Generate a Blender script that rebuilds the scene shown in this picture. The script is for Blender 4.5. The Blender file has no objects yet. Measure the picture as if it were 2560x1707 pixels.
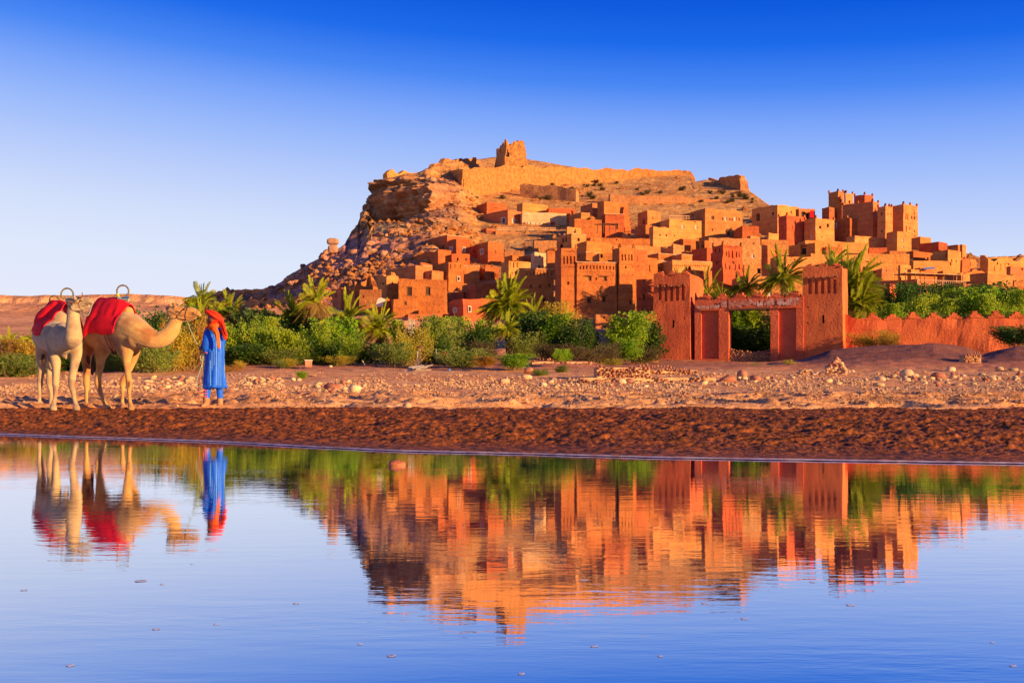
import bpy, bmesh, math, random
import numpy as np
from mathutils import Vector
R=random.Random(7)
F=2490.0; CX=1280.0; HZ=961.0; CH=0.71   # focal length in photo pixels, centre column, horizon row, eye height
scene=bpy.context.scene; COL=scene.collection
# ---------------- camera, world, sun, exposure ----------------
cd=bpy.data.cameras.new('camera'); cam=bpy.data.objects.new('camera',cd); COL.objects.link(cam)
cam.location=(0,0,CH); cam.rotation_euler=(math.radians(90),0,0)
cd.sensor_width=36; cd.lens=F*36/2560; cd.shift_y=(HZ-853.5)/2560; cd.clip_end=6000; cd.clip_start=.05
scene.camera=cam
EXPO=1.0
scene.view_settings.view_transform='Standard'
try: scene.view_settings.look='None'
except Exception: pass
scene.view_settings.gamma=1; scene.view_settings.use_curve_mapping=False
scene.view_settings.exposure=EXPO
SUN_EL=math.radians(10.5)
sx,sy=0.84,-0.5426
SUN=Vector((sx*math.cos(SUN_EL),sy*math.cos(SUN_EL),math.sin(SUN_EL)))
sl=bpy.data.lights.new('sun','SUN'); sl.energy=5.0; sl.angle=math.radians(.5); sl.color=(1,.64,.28)
so=bpy.data.objects.new('sun',sl); COL.objects.link(so); so.rotation_euler=SUN.to_track_quat('Z','Y').to_euler(); so.location=(60,-60,60)
w=bpy.data.worlds.new('World'); scene.world=w; w.use_nodes=True
nt=w.node_tree; nt.nodes.clear()
def s2l(c): return tuple(((v/255)/12.92 if v/255<=.04045 else ((v/255+.055)/1.055)**2.4) for v in c)
N=nt.nodes; out=N.new('ShaderNodeOutputWorld'); bg=N.new('ShaderNodeBackground'); bg.inputs[1].default_value=.1
sky=N.new('ShaderNodeTexSky'); sky.sky_type='NISHITA'; sky.sun_disc=False; sky.sun_elevation=SUN_EL; sky.sun_rotation=math.atan2(sx,sy)
tc=N.new('ShaderNodeTexCoord'); sp=N.new('ShaderNodeSeparateXYZ'); rp=N.new('ShaderNodeValToRGB')
nt.links.new(tc.outputs['Generated'],sp.inputs[0]); ma=N.new('ShaderNodeMath'); ma.operation='MULTIPLY_ADD'; ma.inputs[1].default_value=.06; nt.links.new(sp.outputs[0],ma.inputs[0]); nt.links.new(sp.outputs[2],ma.inputs[2]); nt.links.new(ma.outputs[0],rp.inputs[0])
el=rp.color_ramp.elements
stops=[(0,(236,238,255)),(.06,(231,236,255)),(.104,(225,234,255)),(.143,(213,226,255)),(.182,(191,210,255)),(.22,(162,192,255)),(.256,(128,170,254)),(.292,(72,137,248)),(.327,(22,107,238)),(.36,(0,90,226)),(.55,(0,62,178)),(1,(0,42,125))]
while len(el)<len(stops): el.new(.5)
for e,(p,c) in zip(el,stops): e.position=p; e.color=(*s2l(c),1)
m=N.new('ShaderNodeVectorMath'); m.operation='SCALE'; m.inputs['Scale'].default_value=10/2**EXPO*.97
nt.links.new(rp.outputs[0],m.inputs[0])
mx=N.new('ShaderNodeMixRGB'); mx.inputs[0].default_value=.02
nt.links.new(m.outputs[0],mx.inputs[1]); nt.links.new(sky.outputs[0],mx.inputs[2]); nt.links.new(mx.outputs[0],bg.inputs[0]); nt.links.new(bg.outputs[0],out.inputs[0])

# ---------------- helpers ----------------
def at(px,py,Y): return ((px-CX)/F*Y, Y, CH+(HZ-py)/F*Y)
def zof(py,Y): return CH+(HZ-py)/F*Y
def vn(x,y,z,s=0):
    x=np.asarray(x,float);y=np.asarray(y,float);z=np.asarray(z,float)
    xi=np.floor(x);yi=np.floor(y);zi=np.floor(z);fx=x-xi;fy=y-yi;fz=z-zi
    fx=fx*fx*(3-2*fx);fy=fy*fy*(3-2*fy);fz=fz*fz*(3-2*fz)
    xi=xi.astype(np.int64);yi=yi.astype(np.int64);zi=zi.astype(np.int64)
    def h(a,b,c):
        n=(a*374761393+b*668265263+c*2147483647+s*1274126177)&0xffffffff
        n=((n^(n>>13))*1274126177)&0xffffffff; n=n^(n>>16)
        return (n&0xffff)/32767.5-1
    def L(a,b,t): return a+(b-a)*t
    return L(L(L(h(xi,yi,zi),h(xi+1,yi,zi),fx),L(h(xi,yi+1,zi),h(xi+1,yi+1,zi),fx),fy),
             L(L(h(xi,yi,zi+1),h(xi+1,yi,zi+1),fx),L(h(xi,yi+1,zi+1),h(xi+1,yi+1,zi+1),fx),fy),fz)
def fbm(x,y,z,o=4,s=0,g=.5):
    t=0;a=1;f=1;n=0
    for i in range(o):
        t=t+a*vn(np.asarray(x)*f,np.asarray(y)*f,np.asarray(z)*f,s+i*17); n+=a; a*=g; f*=2.03
    return t/n
def tag(o,label=None,cat=None,group=None,kind=None):
    if label: o['label']=label
    if cat: o['category']=cat
    if group: o['group']=group
    if kind: o['kind']=kind
    return o
def link(o,parent=None):
    COL.objects.link(o)
    if parent: o.parent=parent
    return o
def mesh(name,vs,fs,mat=None,parent=None,smooth=False,loc=None):
    me=bpy.data.meshes.new(name); me.from_pydata([tuple(v) for v in vs],[],[tuple(f) for f in fs])
    if mat: me.materials.append(mat)
    if smooth: me.shade_smooth()
    me.update(); o=bpy.data.objects.new(name,me); link(o,parent)
    if loc is not None: o.location=loc
    return o
def empty(name,loc,rz=0):
    o=bpy.data.objects.new(name,None); o.empty_display_size=.2; o.location=loc; o.rotation_euler.z=rz; return link(o)
def gridmesh(name,V,mat,smooth=True,cols=None,parent=None):
    n,m=V.shape[:2]; idx=np.arange(n*m).reshape(n,m)
    f=np.stack([idx[:-1,:-1],idx[:-1,1:],idx[1:,1:],idx[1:,:-1]],-1).reshape(-1,4)
    me=bpy.data.meshes.new(name); me.from_pydata(V.reshape(-1,3).tolist(),[],f.tolist())
    me.materials.append(mat)
    if smooth: me.shade_smooth()
    if cols is not None:
        at_=me.color_attributes.new('zone','FLOAT_COLOR','POINT')
        c=np.ones((n*m,4)); c[:,:3]=cols.reshape(-1,3); at_.data.foreach_set('color',c.ravel())
    me.update(); o=bpy.data.objects.new(name,me); return link(o,parent)
def clone(o,parent=None):
    c=o.copy(); COL.objects.link(c)
    if parent: c.parent=parent
    return c
# ---------------- materials ----------------
def mat(name,col,col2=None,sc=3.,rough=.9,bump=.0,bsc=12.,det=6,trans=0,zone=False,spec=.2,rand=0,band=0,fine=0,metal=0,mid=None,coord='pos'):
    m=bpy.data.materials.new(name); m.use_nodes=True; t=m.node_tree; n=t.nodes; b=n['Principled BSDF']
    b.inputs['Roughness'].default_value=rough; b.inputs['Specular IOR Level'].default_value=spec; b.inputs['Metallic'].default_value=metal
    if coord=='pos': g=n.new('ShaderNodeNewGeometry'); P=g.outputs['Position']
    else: g=n.new('ShaderNodeTexCoord'); P=g.outputs['Object']
    def noise(s,d=6,rg=.6):
        x=n.new('ShaderNodeTexNoise'); x.inputs['Scale'].default_value=s; x.inputs['Detail'].default_value=d; x.inputs['Roughness'].default_value=rg; t.links.new(P,x.inputs['Vector']); return x
    def mix(a,b_,f,blend='MIX'):
        x=n.new('ShaderNodeMixRGB'); x.blend_type=blend
        for i,v in ((0,f),(1,a),(2,b_)):
            if isinstance(v,(int,float)): x.inputs[i].default_value=v
            elif isinstance(v,tuple): x.inputs[i].default_value=(*v,1)
            else: t.links.new(v,x.inputs[i])
        return x.outputs[0]
    def mr(v,a,b_,c=0,d=1):
        x=n.new('ShaderNodeMapRange')
        for i,q in enumerate((a,b_,c,d)): x.inputs[i+1].default_value=q
        t.links.new(v,x.inputs[0]); return x.outputs[0]
    c=col
    if zone:
        a=n.new('ShaderNodeAttribute'); a.attribute_name='zone'; c=a.outputs['Color']
        c=mix(c,mix(c,(0.74,.66,.6),1.0,'MULTIPLY'),mr(noise(sc,det).outputs[0],.42,.62))
    elif col2: c=mix(col,col2,mr(noise(sc,det).outputs[0],.38,.62))
    if fine:
        c=mix(c,(.35,.3,.3),mr(noise(fine,3,.7).outputs[0],.58,.72,0,.75),'MULTIPLY')
    if band:
        sp=n.new('ShaderNodeSeparateXYZ'); t.links.new(P,sp.inputs[0])
        wv=n.new('ShaderNodeTexWave'); wv.wave_type='BANDS'; wv.bands_direction='Z'; wv.inputs['Scale'].default_value=band; wv.inputs['Distortion'].default_value=3; wv.inputs['Detail'].default_value=3; wv.inputs['Detail Scale'].default_value=1.5
        t.links.new(P,wv.inputs['Vector'])
        c=mix(c,(.8,.76,.74),mr(wv.outputs[1],.0,.3,.5,0),'MULTIPLY')
    if rand:
        oi=n.new('ShaderNodeObjectInfo'); h=n.new('ShaderNodeHueSaturation'); 
        if isinstance(c,tuple): h.inputs['Color'].default_value=(*c,1)
        else: t.links.new(c,h.inputs['Color'])
        t.links.new(mr(oi.outputs['Random'],0,1,1-rand,1+rand),h.inputs['Value'])
        fr_=n.new('ShaderNodeMath'); fr_.operation='FRACT'; fm=n.new('ShaderNodeMath'); fm.operation='MULTIPLY'; fm.inputs[1].default_value=7.31; t.links.new(oi.outputs['Random'],fm.inputs[0]); t.links.new(fm.outputs[0],fr_.inputs[0]); t.links.new(mr(fr_.outputs[0],0,1,.5-rand*.035,.5+rand*.035),h.inputs['Hue']); c=h.outputs[0]
    if isinstance(c,tuple): b.inputs['Base Color'].default_value=(*c,1)
    else: t.links.new(c,b.inputs['Base Color'])
    if bump:
        bp=n.new('ShaderNodeBump'); bp.inputs['Strength'].default_value=min(1,bump); bp.inputs['Distance'].default_value=.6/bsc*max(1,bump)
        nz=noise(bsc,8,.65); t.links.new(nz.outputs[0],bp.inputs['Height']); t.links.new(bp.outputs[0],b.inputs['Normal'])
    if trans:
        o=n['Material Output']; tb=n.new('ShaderNodeBsdfTranslucent'); ms=n.new('ShaderNodeMixShader'); ms.inputs[0].default_value=trans
        if isinstance(c,tuple): tb.inputs[0].default_value=(*c,1)
        else: t.links.new(c,tb.inputs[0])
        t.links.new(b.outputs[0],ms.inputs[1]); t.links.new(tb.outputs[0],ms.inputs[2]); t.links.new(ms.outputs[0],o.inputs[0])
    return m
M={}
def ad(n,c,c2,**k): 
    d=dict(sc=.7,bump=1,bsc=3.2,rand=.18,band=.35,fine=3.5); d.update(k); M[n]=mat('adobe_'+n,c,c2,**d)
ad('orange',(.54,.165,.038),(.42,.115,.030))
ad('tan',(.62,.25,.065),(.52,.18,.048))
ad('red',(.52,.115,.032),(.42,.085,.027))
ad('brown',(.54,.17,.052),(.44,.125,.045))
ad('gate',(.66,.15,.045),(.54,.105,.035),fine=9,bsc=7,bump=1,band=0,rand=.05)
ad('gatewall',(.62,.13,.05),(.52,.10,.04),fine=7,bsc=5,bump=.8,band=0,rand=.05)
ad('stone',(.50,.21,.075),(.38,.14,.05),sc=2.5,fine=3,bsc=3,bump=1,band=.9)
ad('rampart',(.62,.255,.062),(.42,.15,.04),sc=1.4,fine=1.6,bsc=1.6,bump=1,band=0)
ad('cream',(.66,.40,.2),(.58,.32,.15),fine=4)
M['coping']=mat('roof_edge_clay',(.62,.36,.2),(.4,.2,.1),sc=2,bump=.5)
M['dark']=mat('dark_opening',(.035,.018,.014),(.02,.012,.01),rough=.6)
M['glass']=mat('window_glass',(.05,.06,.09),None,rough=.35,spec=.4)
M['wood']=mat('old_wood',(.2,.09,.045),(.13,.06,.03),sc=8,bump=.4,bsc=20)
M['whitewash']=mat('whitewashed_plaster',(.68,.55,.45),(.58,.44,.34),sc=4,bump=.3)
M['glareglass']=mat('window_glare_cream',(.85,.72,.45),(.75,.6,.35),sc=3,rough=.3,spec=.6)  # pale cream in the pane colour stands for light reflected off glazing
M['reddoor']=mat('red_painted_wood',(.5,.06,.03),(.4,.05,.03),sc=5)
M['terrain']=mat('hill_rock',(1,1,1),None,zone=True,sc=.35,bump=1,bsc=.9,fine=1.1)
M['mesa']=mat('mesa_rock',(1,1,1),None,zone=True,sc=.02,bump=1,bsc=.06)
M['sand']=mat('river_sand',(1,1,1),None,zone=True,sc=1.6,bump=.8,bsc=9,fine=16)
M['mud']=mat('wet_red_mud',(.38,.10,.018),(.03,.010,.005),sc=13,rough=.75,bump=1,bsc=24,fine=20,spec=.25)  # near-black speckle paints the shadows between clumps, orange the sunlit flecks
M['rock']=mat('boulder_rock',(.46,.22,.12),(.34,.15,.09),sc=1.2,bump=1,bsc=3,rand=.3)
M['pebble']=mat('pale_river_stone',(.66,.44,.24),(.50,.28,.14),sc=5,bump=.4,bsc=14,rand=.35,coord='obj')
M['redstone']=mat('red_river_stone',(.46,.18,.10),(.36,.13,.08),sc=5,bump=.4,bsc=14,rand=.2,coord='obj')
M['gravel']=mat('river_gravel',(.66,.40,.20),(.40,.20,.10),sc=3,bump=.4,bsc=14)
M['stonewall']=mat('wall_field_stones',(.40,.17,.08),(.26,.10,.06),sc=3.2,bump=.5,bsc=12)
# ---------------- house builder ----------------
ORG={'A':(880,320),'B':(1480,380),'C':(1940,440),'E':(500,560),'F':(1020,580),'G':(1580,600),'P':(0,0)}
ZS=620/2315.
def cv(img,x,y):
    if img=='P': return x,y
    ox,oy=ORG[img]; return ox+x*ZS, oy+y*ZS
HYp=[430,470,520,620,700,790,830,905]; HYv=[255,228,200,160,130,105,96,78]
def hY(py): return float(np.interp(py,HYp,HYv))
def bar(vs,fs,c,a0,a1,b0,b1,nrm,d0,d1):
    # box on the quad c (4 corners: bl, br, tr, tl) between u a0..a1, v b0..b1, offsets d0..d1 along the normal
    base=len(vs)
    for d in (d0,d1):
        for (u,v) in ((a0,b0),(a1,b0),(a1,b1),(a0,b1)):
            p=(c[0]*(1-u)+c[1]*u)*(1-v)+(c[3]*(1-u)+c[2]*u)*v+nrm*d; vs.append(p)
    for f in ((0,1,2,3),(4,5,6,7),(0,1,5,4),(1,2,6,5),(2,3,7,6),(3,0,4,7)): fs.append(tuple(base+i for i in f))
HOUSES=[]
def house(img,x0,xc,x2,yt,yb,label,ops=(),a=28,m='orange',taper=.03,rag=.12,Y=None,ext=5,cop=False,merl=0,ruin=0,name='house',cat='house',root=None,W=None,L=None,group='mud brick houses climbing the hillside',seed=None,beams=None,winc='dark',roughn=.07):
    px0,pyt=cv(img,x0,yt); pxc,pyb=cv(img,xc,yb); px2,_=cv(img,x2,yb)
    Yc=Y or hY(pyb); ar=math.radians(a); u0,uc,u2=[(p-CX)/F for p in (px0,pxc,px2)]
    C=np.array([uc*Yc,Yc,0.]); dr=np.array([math.cos(ar),math.sin(ar),0]); dl=np.array([-math.sin(ar),math.cos(ar),0])
    if W is None: W=(u2*Yc-C[0])/(math.cos(ar)-u2*math.sin(ar)) if px2-pxc>2 else 5.
    if L is None:
        L=(C[0]-u0*Yc)/(math.sin(ar)+u0*math.cos(ar)) if pxc-px0>2 else max(4.,.5*W)
    if m=='orange' and int(px0*3+pyt*5)%5<(3 if px0>1900 or pyt<590 else 1): m='tan'
    W=max(.3,min(W,60)); L=max(.3,min(L,45))
    zt=zof(pyt,Yc); zb0=zof(pyb,Yc); zb=zb0-ext; H=zt-zb; sd=seed if seed is not None else int(px0*13+pyt*7)%9973
    sides=[(C,dr,W,np.array([math.sin(ar),-math.cos(ar),0])),(C+dr*W,dl,L,dr),(C+dr*W+dl*L,-dr,W,dl),(C+dl*L,-dl,L,-dr)]
    cen=C+dr*W/2+dl*L/2
    holes=[]
    for op in ops:
        ox,oy,ow,oh,kd=op[:5]
        pa,pyo=cv(img,ox-ow/2,oy); pb,_=cv(img,ox+ow/2,oy); k=1 if img=='P' else ZS
        if ox>=xc-1 or px0>=pxc-1:
            t=[((p-CX)/F*Yc-C[0])/(math.cos(ar)-(p-CX)/F*math.sin(ar)) for p in (pa,pb)]; sidx=0; dep=Yc+math.sin(ar)*(t[0]+t[1])/2; LL=W
        else:
            t=[(C[0]-(p-CX)/F*Yc)/(math.sin(ar)+(p-CX)/F*math.cos(ar)) for p in (pa,pb)]; dep=Yc+math.cos(ar)*(t[0]+t[1])/2; t=[L-t[0],L-t[1]]; sidx=3; LL=L
        z=zof(pyo,dep); hh=oh*k/F*dep
        s0,s1=max(.15,min(t)),min(LL-.15,max(t)); z0,z1=max(zb+.1,z-hh/2),min(zt-.12,z+hh/2)
        if s1-s0>.08 and z1-z0>.08: holes.append([sidx,s0,s1,z0,z1,kd])
    zst=sorted({zb,zt}|{h[3] for h in holes}|{h[4] for h in holes})
    def fill(bs,step):
        o=[bs[0]]
        for b in bs[1:]:
            if b-o[-1]<1e-4: continue
            k=int((b-o[-1])/step); s=o[-1]
            for i in range(1,k+1):
                q=s+(b-s)*i/(k+1); o.append(q)
            o.append(b)
        return o
    # drop near-duplicate z breaks
    zz=[zst[0]]
    for z in zst[1:]:
        if z-zz[-1]<.07 and z!=zt:
            for h in holes:
                for i in (3,4):
                    if h[i]==z: h[i]=zz[-1]
            continue
        zz.append(z)
    zs=fill(zz,1.5 if not ruin else .8); per=[]  # (side, s)
    for si,(P,d,LL,nn) in enumerate(sides):
        st=sorted({0.,LL}|{h[i] for h in holes if h[0]==si for i in (1,2)})
        ss=[st[0]]
        for s in st[1:]:
            if s-ss[-1]<.04 and s!=LL:
                for h in holes:
                    if h[0]==si:
                        for i in (1,2):
                            if h[i]==s: h[i]=ss[-1]
                continue
            ss.append(s)
        ss=fill(ss,1.5 if not ruin else .7)
        for s in ss[:-1]: per.append((si,s,P+d*s))
    n=len(per); nz=len(zs)
    V=np.zeros((nz,n,3))
    for i,(si,s,p) in enumerate(per):
        V[:,i,0]=p[0];V[:,i,1]=p[1]
    V[:,:,2]=np.array(zs)[:,None]
    k=1+taper*(zt-V[:,:,2])/max(H,1)*1.0
    V[:,:,0]=cen[0]+(V[:,:,0]-cen[0])*k; V[:,:,1]=cen[1]+(V[:,:,1]-cen[1])*k
    nx=fbm(V[:,:,0]*.8+sd,V[:,:,1]*.8,V[:,:,2]*.8,3,1)*roughn; ny=fbm(V[:,:,0]*.8,V[:,:,1]*.8+sd,V[:,:,2]*.8,3,2)*roughn
    rg=(fbm(V[:,:,0]*1.1+sd,V[:,:,1]*1.1,0*V[:,:,2],3,5))
    tt=((V[:,:,2]-zb)/H)**8
    zsh=rg*rag*tt
    if ruin: 
        rr=fbm(V[:,:,0]*.45+sd*3.3,V[:,:,1]*.45,0*V[:,:,2],3,9)
        zsh-=np.clip(rr+.35,0,1)*ruin*((V[:,:,2]-zb)/H)**3
    V[:,:,0]+=nx; V[:,:,1]+=ny; V[:,:,2]+=zsh
    org=np.array([cen[0],cen[1],zb]); own=root is None
    if own:
        root=empty(name,tuple(org)); tag(root,label,cat,group)
    else: org=np.array(root.location)
    vs=[v for v in (V.reshape(-1,3)-org)]; fs=[]
    idx=np.arange(nz*n).reshape(nz,n)
    sarr=[(per[i][0],per[i][1],(per[(i+1)%n][1] if per[(i+1)%n][0]==per[i][0] and (i+1)<n else sides[per[i][0]][2])) for i in range(n)]
    for j in range(nz-1):
        zc=(zs[j]+zs[j+1])/2
        for i in range(n):
            si,a0,a1=sarr[i]; sc_=(a0+a1)/2
            if any(h[0]==si and h[1]<sc_<h[2] and h[3]<zc<h[4] for h in holes): continue
            i2=(i+1)%n; fs.append((idx[j,i],idx[j,i2],idx[j+1,i2],idx[j+1,i]))
    # parapet thickness and roof
    top=list(idx[-1]); pw=min(.45,W*.3,L*.3); ib=len(vs); rz=-.5 if not (ruin or rag>.5) else -1.2
    ctr=cen[:2]-org[:2]
    for t_ in top:
        v=vs[t_]; d=v[:2]-ctr; q=np.array([d@dr[:2],d@dl[:2]]); q=np.sign(q)*np.maximum(np.abs(q)-pw,0.0); dd=q[0]*dr[:2]+q[1]*dl[:2]
        vs.append(np.array([ctr[0]+dd[0],ctr[1]+dd[1],v[2]]))
    for t_ in range(n): v=vs[ib+t_]; vs.append(np.array([v[0],v[1],zt-org[2]+rz]))
    for i in range(n):
        i2=(i+1)%n
        fs.append((top[i],top[i2],ib+i2,ib+i)); fs.append((ib+i,ib+i2,ib+n+i2,ib+n+i))
    fs.append(tuple(idx[0][::-1]))
    # openings
    parts=[]
    def vid(si,s,z):
        j=min(range(nz),key=lambda q:abs(zs[q]-z))
        best=None
        for i,(pi,ps,_) in enumerate(per):
            if pi==si:
                dd=abs(ps-s)
                if best is None or dd<best[0]: best=(dd,i)
        return idx[j,best[1]]
    for h in holes:
        si,s0,s1,z0,z1,kd=h
        if s1-s0<.05 or z1-z0<.05: continue
        c=[vid(si,s0,z0),vid(si,s1,z0),vid(si,s1,z1),vid(si,s0,z1)]; nn=sides[si][3]
        dep=.22 if kd[0]=='n' else min(.35,.25+.1*(s1-s0)); dep=.12 if kd=='s' else dep
        if kd=='D': dep=.6
        if kd=='A': dep=1.2
        ib=len(vs); q=[vs[i]-nn*dep for i in c]; vs.extend(q)
        for e in range(4):
            e2=(e+1)%4; fs.append((c[e],c[e2],ib+e2,ib+e))
        if kd in ('n','s'): fs.append((ib,ib+1,ib+2,ib+3)); continue
        parts.append((kd,q,nn,s1-s0,z1-z0))
        if kd[0] in 'Aa':   # arched head: spandrels fill the corners
            o=[vs[i] for i in c]; w_=s1-s0; hh_=z1-z0; r=w_/2; vr=min(r/hh_,.6)
            for sgn in (0,1):
                pts=[(0 if sgn==0 else 1,1-vr)]
                for k_ in range(1,7):
                    th=math.pi/2*k_/6; u=.5-.5*math.cos(th); pts.append((u if sgn==0 else 1-u,1-vr+vr*math.sin(th)))
                pts.append((0 if sgn==0 else 1,1))
                B=len(vs)
                for (u,v) in pts:
                    p=(o[0]*(1-u)+o[1]*u)*(1-v)+(o[3]*(1-u)+o[2]*u)*v-nn*.03; vs.append(p)
                nP=len(pts); fs.append(tuple(range(B,B+nP)) if sgn==1 else tuple(range(B+nP-1,B-1,-1)))
                for (u,v) in pts: vs.append((o[0]*(1-u)+o[1]*u)*(1-v)+(o[3]*(1-u)+o[2]*u)*v-nn*(dep*.95))
                for e in range(nP-1): fs.append((B+e,B+e+1,B+nP+e+1,B+nP+e))
    wall=mesh('wall',vs,fs,M[m],root)
    ri=[v for v in ([ctr[0]+x*dr[0]*(W/2-pw*.9)+y*dl[0]*(L/2-pw*.9),ctr[1]+x*dr[1]*(W/2-pw*.9)+y*dl[1]*(L/2-pw*.9),zt-org[2]+rz+dz] for dz in (.0,.08) for x,y in ((-1,-1),(1,-1),(1,1),(-1,1)))]
    mesh('roof',ri,[(0,1,2,3),(4,5,6,7),(0,1,5,4),(1,2,6,5),(2,3,7,6),(3,0,4,7)],M['coping'],root)
    for kd,q,nn,w_,h_ in parts:
        E=[];Fc=[];k0=kd[0]
        if k0 in 'dAaoD':
            bar(E,Fc,q,-.02,1.02,-.02,1.02,nn,.004,.03); o=mesh('doorway' if k0 in 'AD' else 'window',E,Fc,M['dark'],root)
            continue
        if k0=='R':
            bar(E,Fc,q,0,1,0,1,nn,.02,.08); mesh('door',E,Fc,M['reddoor'],root); continue
        fr={'w':'whitewash','b':'wood','g':'whitewash','x':'wood','W':'whitewash'}[k0]; fw=min(.22,.13/max(w_,.2)); fh=min(.22,.13/max(h_,.2))
        d0,d1=(.1,.2)
        if k0 in 'wW':   # painted surround stands proud of the wall
            d0,d1=.1,.42
            fw*=.75; fh*=.75
        bar(E,Fc,q,-fw,0.001 if k0 in 'wW' else fw,-fh,1+fh,nn,d0,d1); bar(E,Fc,q,1-(0.001 if k0 in 'wW' else fw),1+fw,-fh,1+fh,nn,d0,d1)
        bar(E,Fc,q,0,1,-fh,0.001 if k0 in 'wW' else fh,nn,d0,d1); bar(E,Fc,q,0,1,1-(0.001 if k0 in 'wW' else fh),1+fh,nn,d0,d1)
        if k0 in 'gb': bar(E,Fc,q,.5-fw/2,.5+fw/2,0,1,nn,.1,.15)
        if k0=='x':
            for i in range(1,6): bar(E,Fc,q,i/6-.015,i/6+.015,0,1,nn,.12,.16)
            for i in range(1,9): bar(E,Fc,q,0,1,i/9-.01,i/9+.01,nn,.16,.2)
        fo=mesh('door' if kd=='bd' else 'window',E,Fc,M[fr],root); E=[];Fc=[]
        bar(E,Fc,q,-.01,1.01,-.01,1.01,nn,.02,.06); mesh('pane',E,Fc,M['glareglass' if k0=='g' else 'glass' if k0 in 'wW' else 'dark'],fo)
    if cop:
        ov=.06; vs2=[];fs2=[]
        for zz_,inn in ((-.04,0),(.06,0),(.06,1),(-.04,1)):
            for x,y in ((-1,-1),(1,-1),(1,1),(-1,1)):
                ww=W/2+ov-inn*(pw+ov*1.4); l2=L/2+ov-inn*(pw+ov*1.4); p=x*dr[:2]*ww+y*dl[:2]*l2+ctr
                vs2.append((p[0],p[1],zt-org[2]+zz_+.04))
        for r_ in range(4):
            for e in range(4): fs2.append((r_*4+e,r_*4+(e+1)%4,((r_+1)%4)*4+(e+1)%4,((r_+1)%4)*4+e))
        mesh('roof_edge',vs2,fs2,M['coping'],root)
    if merl:
        pts=[]
        for si in (0,3,1):
            P,d,LL,_n=sides[si]; k_=max(1,int(LL/merl))
            for i in range(k_+(1 if si==3 else 0)): pts.append(P+d*(LL*i/k_ if k_ else 0))
        for p in pts: 
            q=cen+(p-cen)*(1-.18/max(W,L)); o=clone(MERL,root); o.data=MERL.data; o.rotation_euler.z=ar; o.location=(q[0]-org[0],q[1]-org[1],zt-org[2]+.02)
    if beams:
        P,d,LL,nn=sides[3 if beams[0]=='L' else 0]
        for i in range(beams[1]):
            p=P+d*LL*(i+.7)/(beams[1]+.4); z=zof(cv(img,xc,beams[2])[1],Yc)
            o=clone(BEAM,root); o.data=BEAM.data; q=p+nn*.0; o.location=(q[0]-org[0],q[1]-org[1],z-org[2]); o.rotation_euler.z=math.atan2(nn[1],nn[0])
    root['_a']=a
    return root,dict(C=C,dr=dr,dl=dl,W=W,L=L,zt=zt,zb=zb0,sides=sides,org=org,cen=cen)
def steps(w,h,t,n=3):
    pts=[]; 
    for i in range(n): pts+= [(-w/2*(1-i/n),h*i/n),(-w/2*(1-i/n),h*(i+1)/n)]
    pts=pts+[(-x,z) for x,z in pts[::-1]]
    vs=[(x,-t/2,z) for x,z in pts]+[(x,t/2,z) for x,z in pts]; k=len(pts)
    fs=[tuple(range(k)),tuple(range(2*k-1,k-1,-1))]+[(i,(i+1)%k,k+(i+1)%k,k+i) for i in range(k)]
    return vs,fs
def jit(vs,s,seed=0):
    r=random.Random(seed); return [(x+r.uniform(-s,s),y+r.uniform(-s,s),z+r.uniform(-s,s)) for x,y,z in vs]
_t=bpy.data.objects
def proto(name,vs,fs,m):
    me=bpy.data.meshes.new(name); me.from_pydata(vs,[],fs); me.materials.append(M[m]); me.update(); return bpy.data.objects.new(name,me)
MERL=proto('merlon',*steps(.3,.42,.3,3),'orange')
BEAM=proto('beam',[(x,y,z) for x in (-.1,.45) for y in (-.05,.05) for z in (-.05,.05)],[(0,1,3,2),(4,5,7,6),(0,1,5,4),(2,3,7,6),(0,2,6,4),(1,3,7,5)],'wood')
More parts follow.
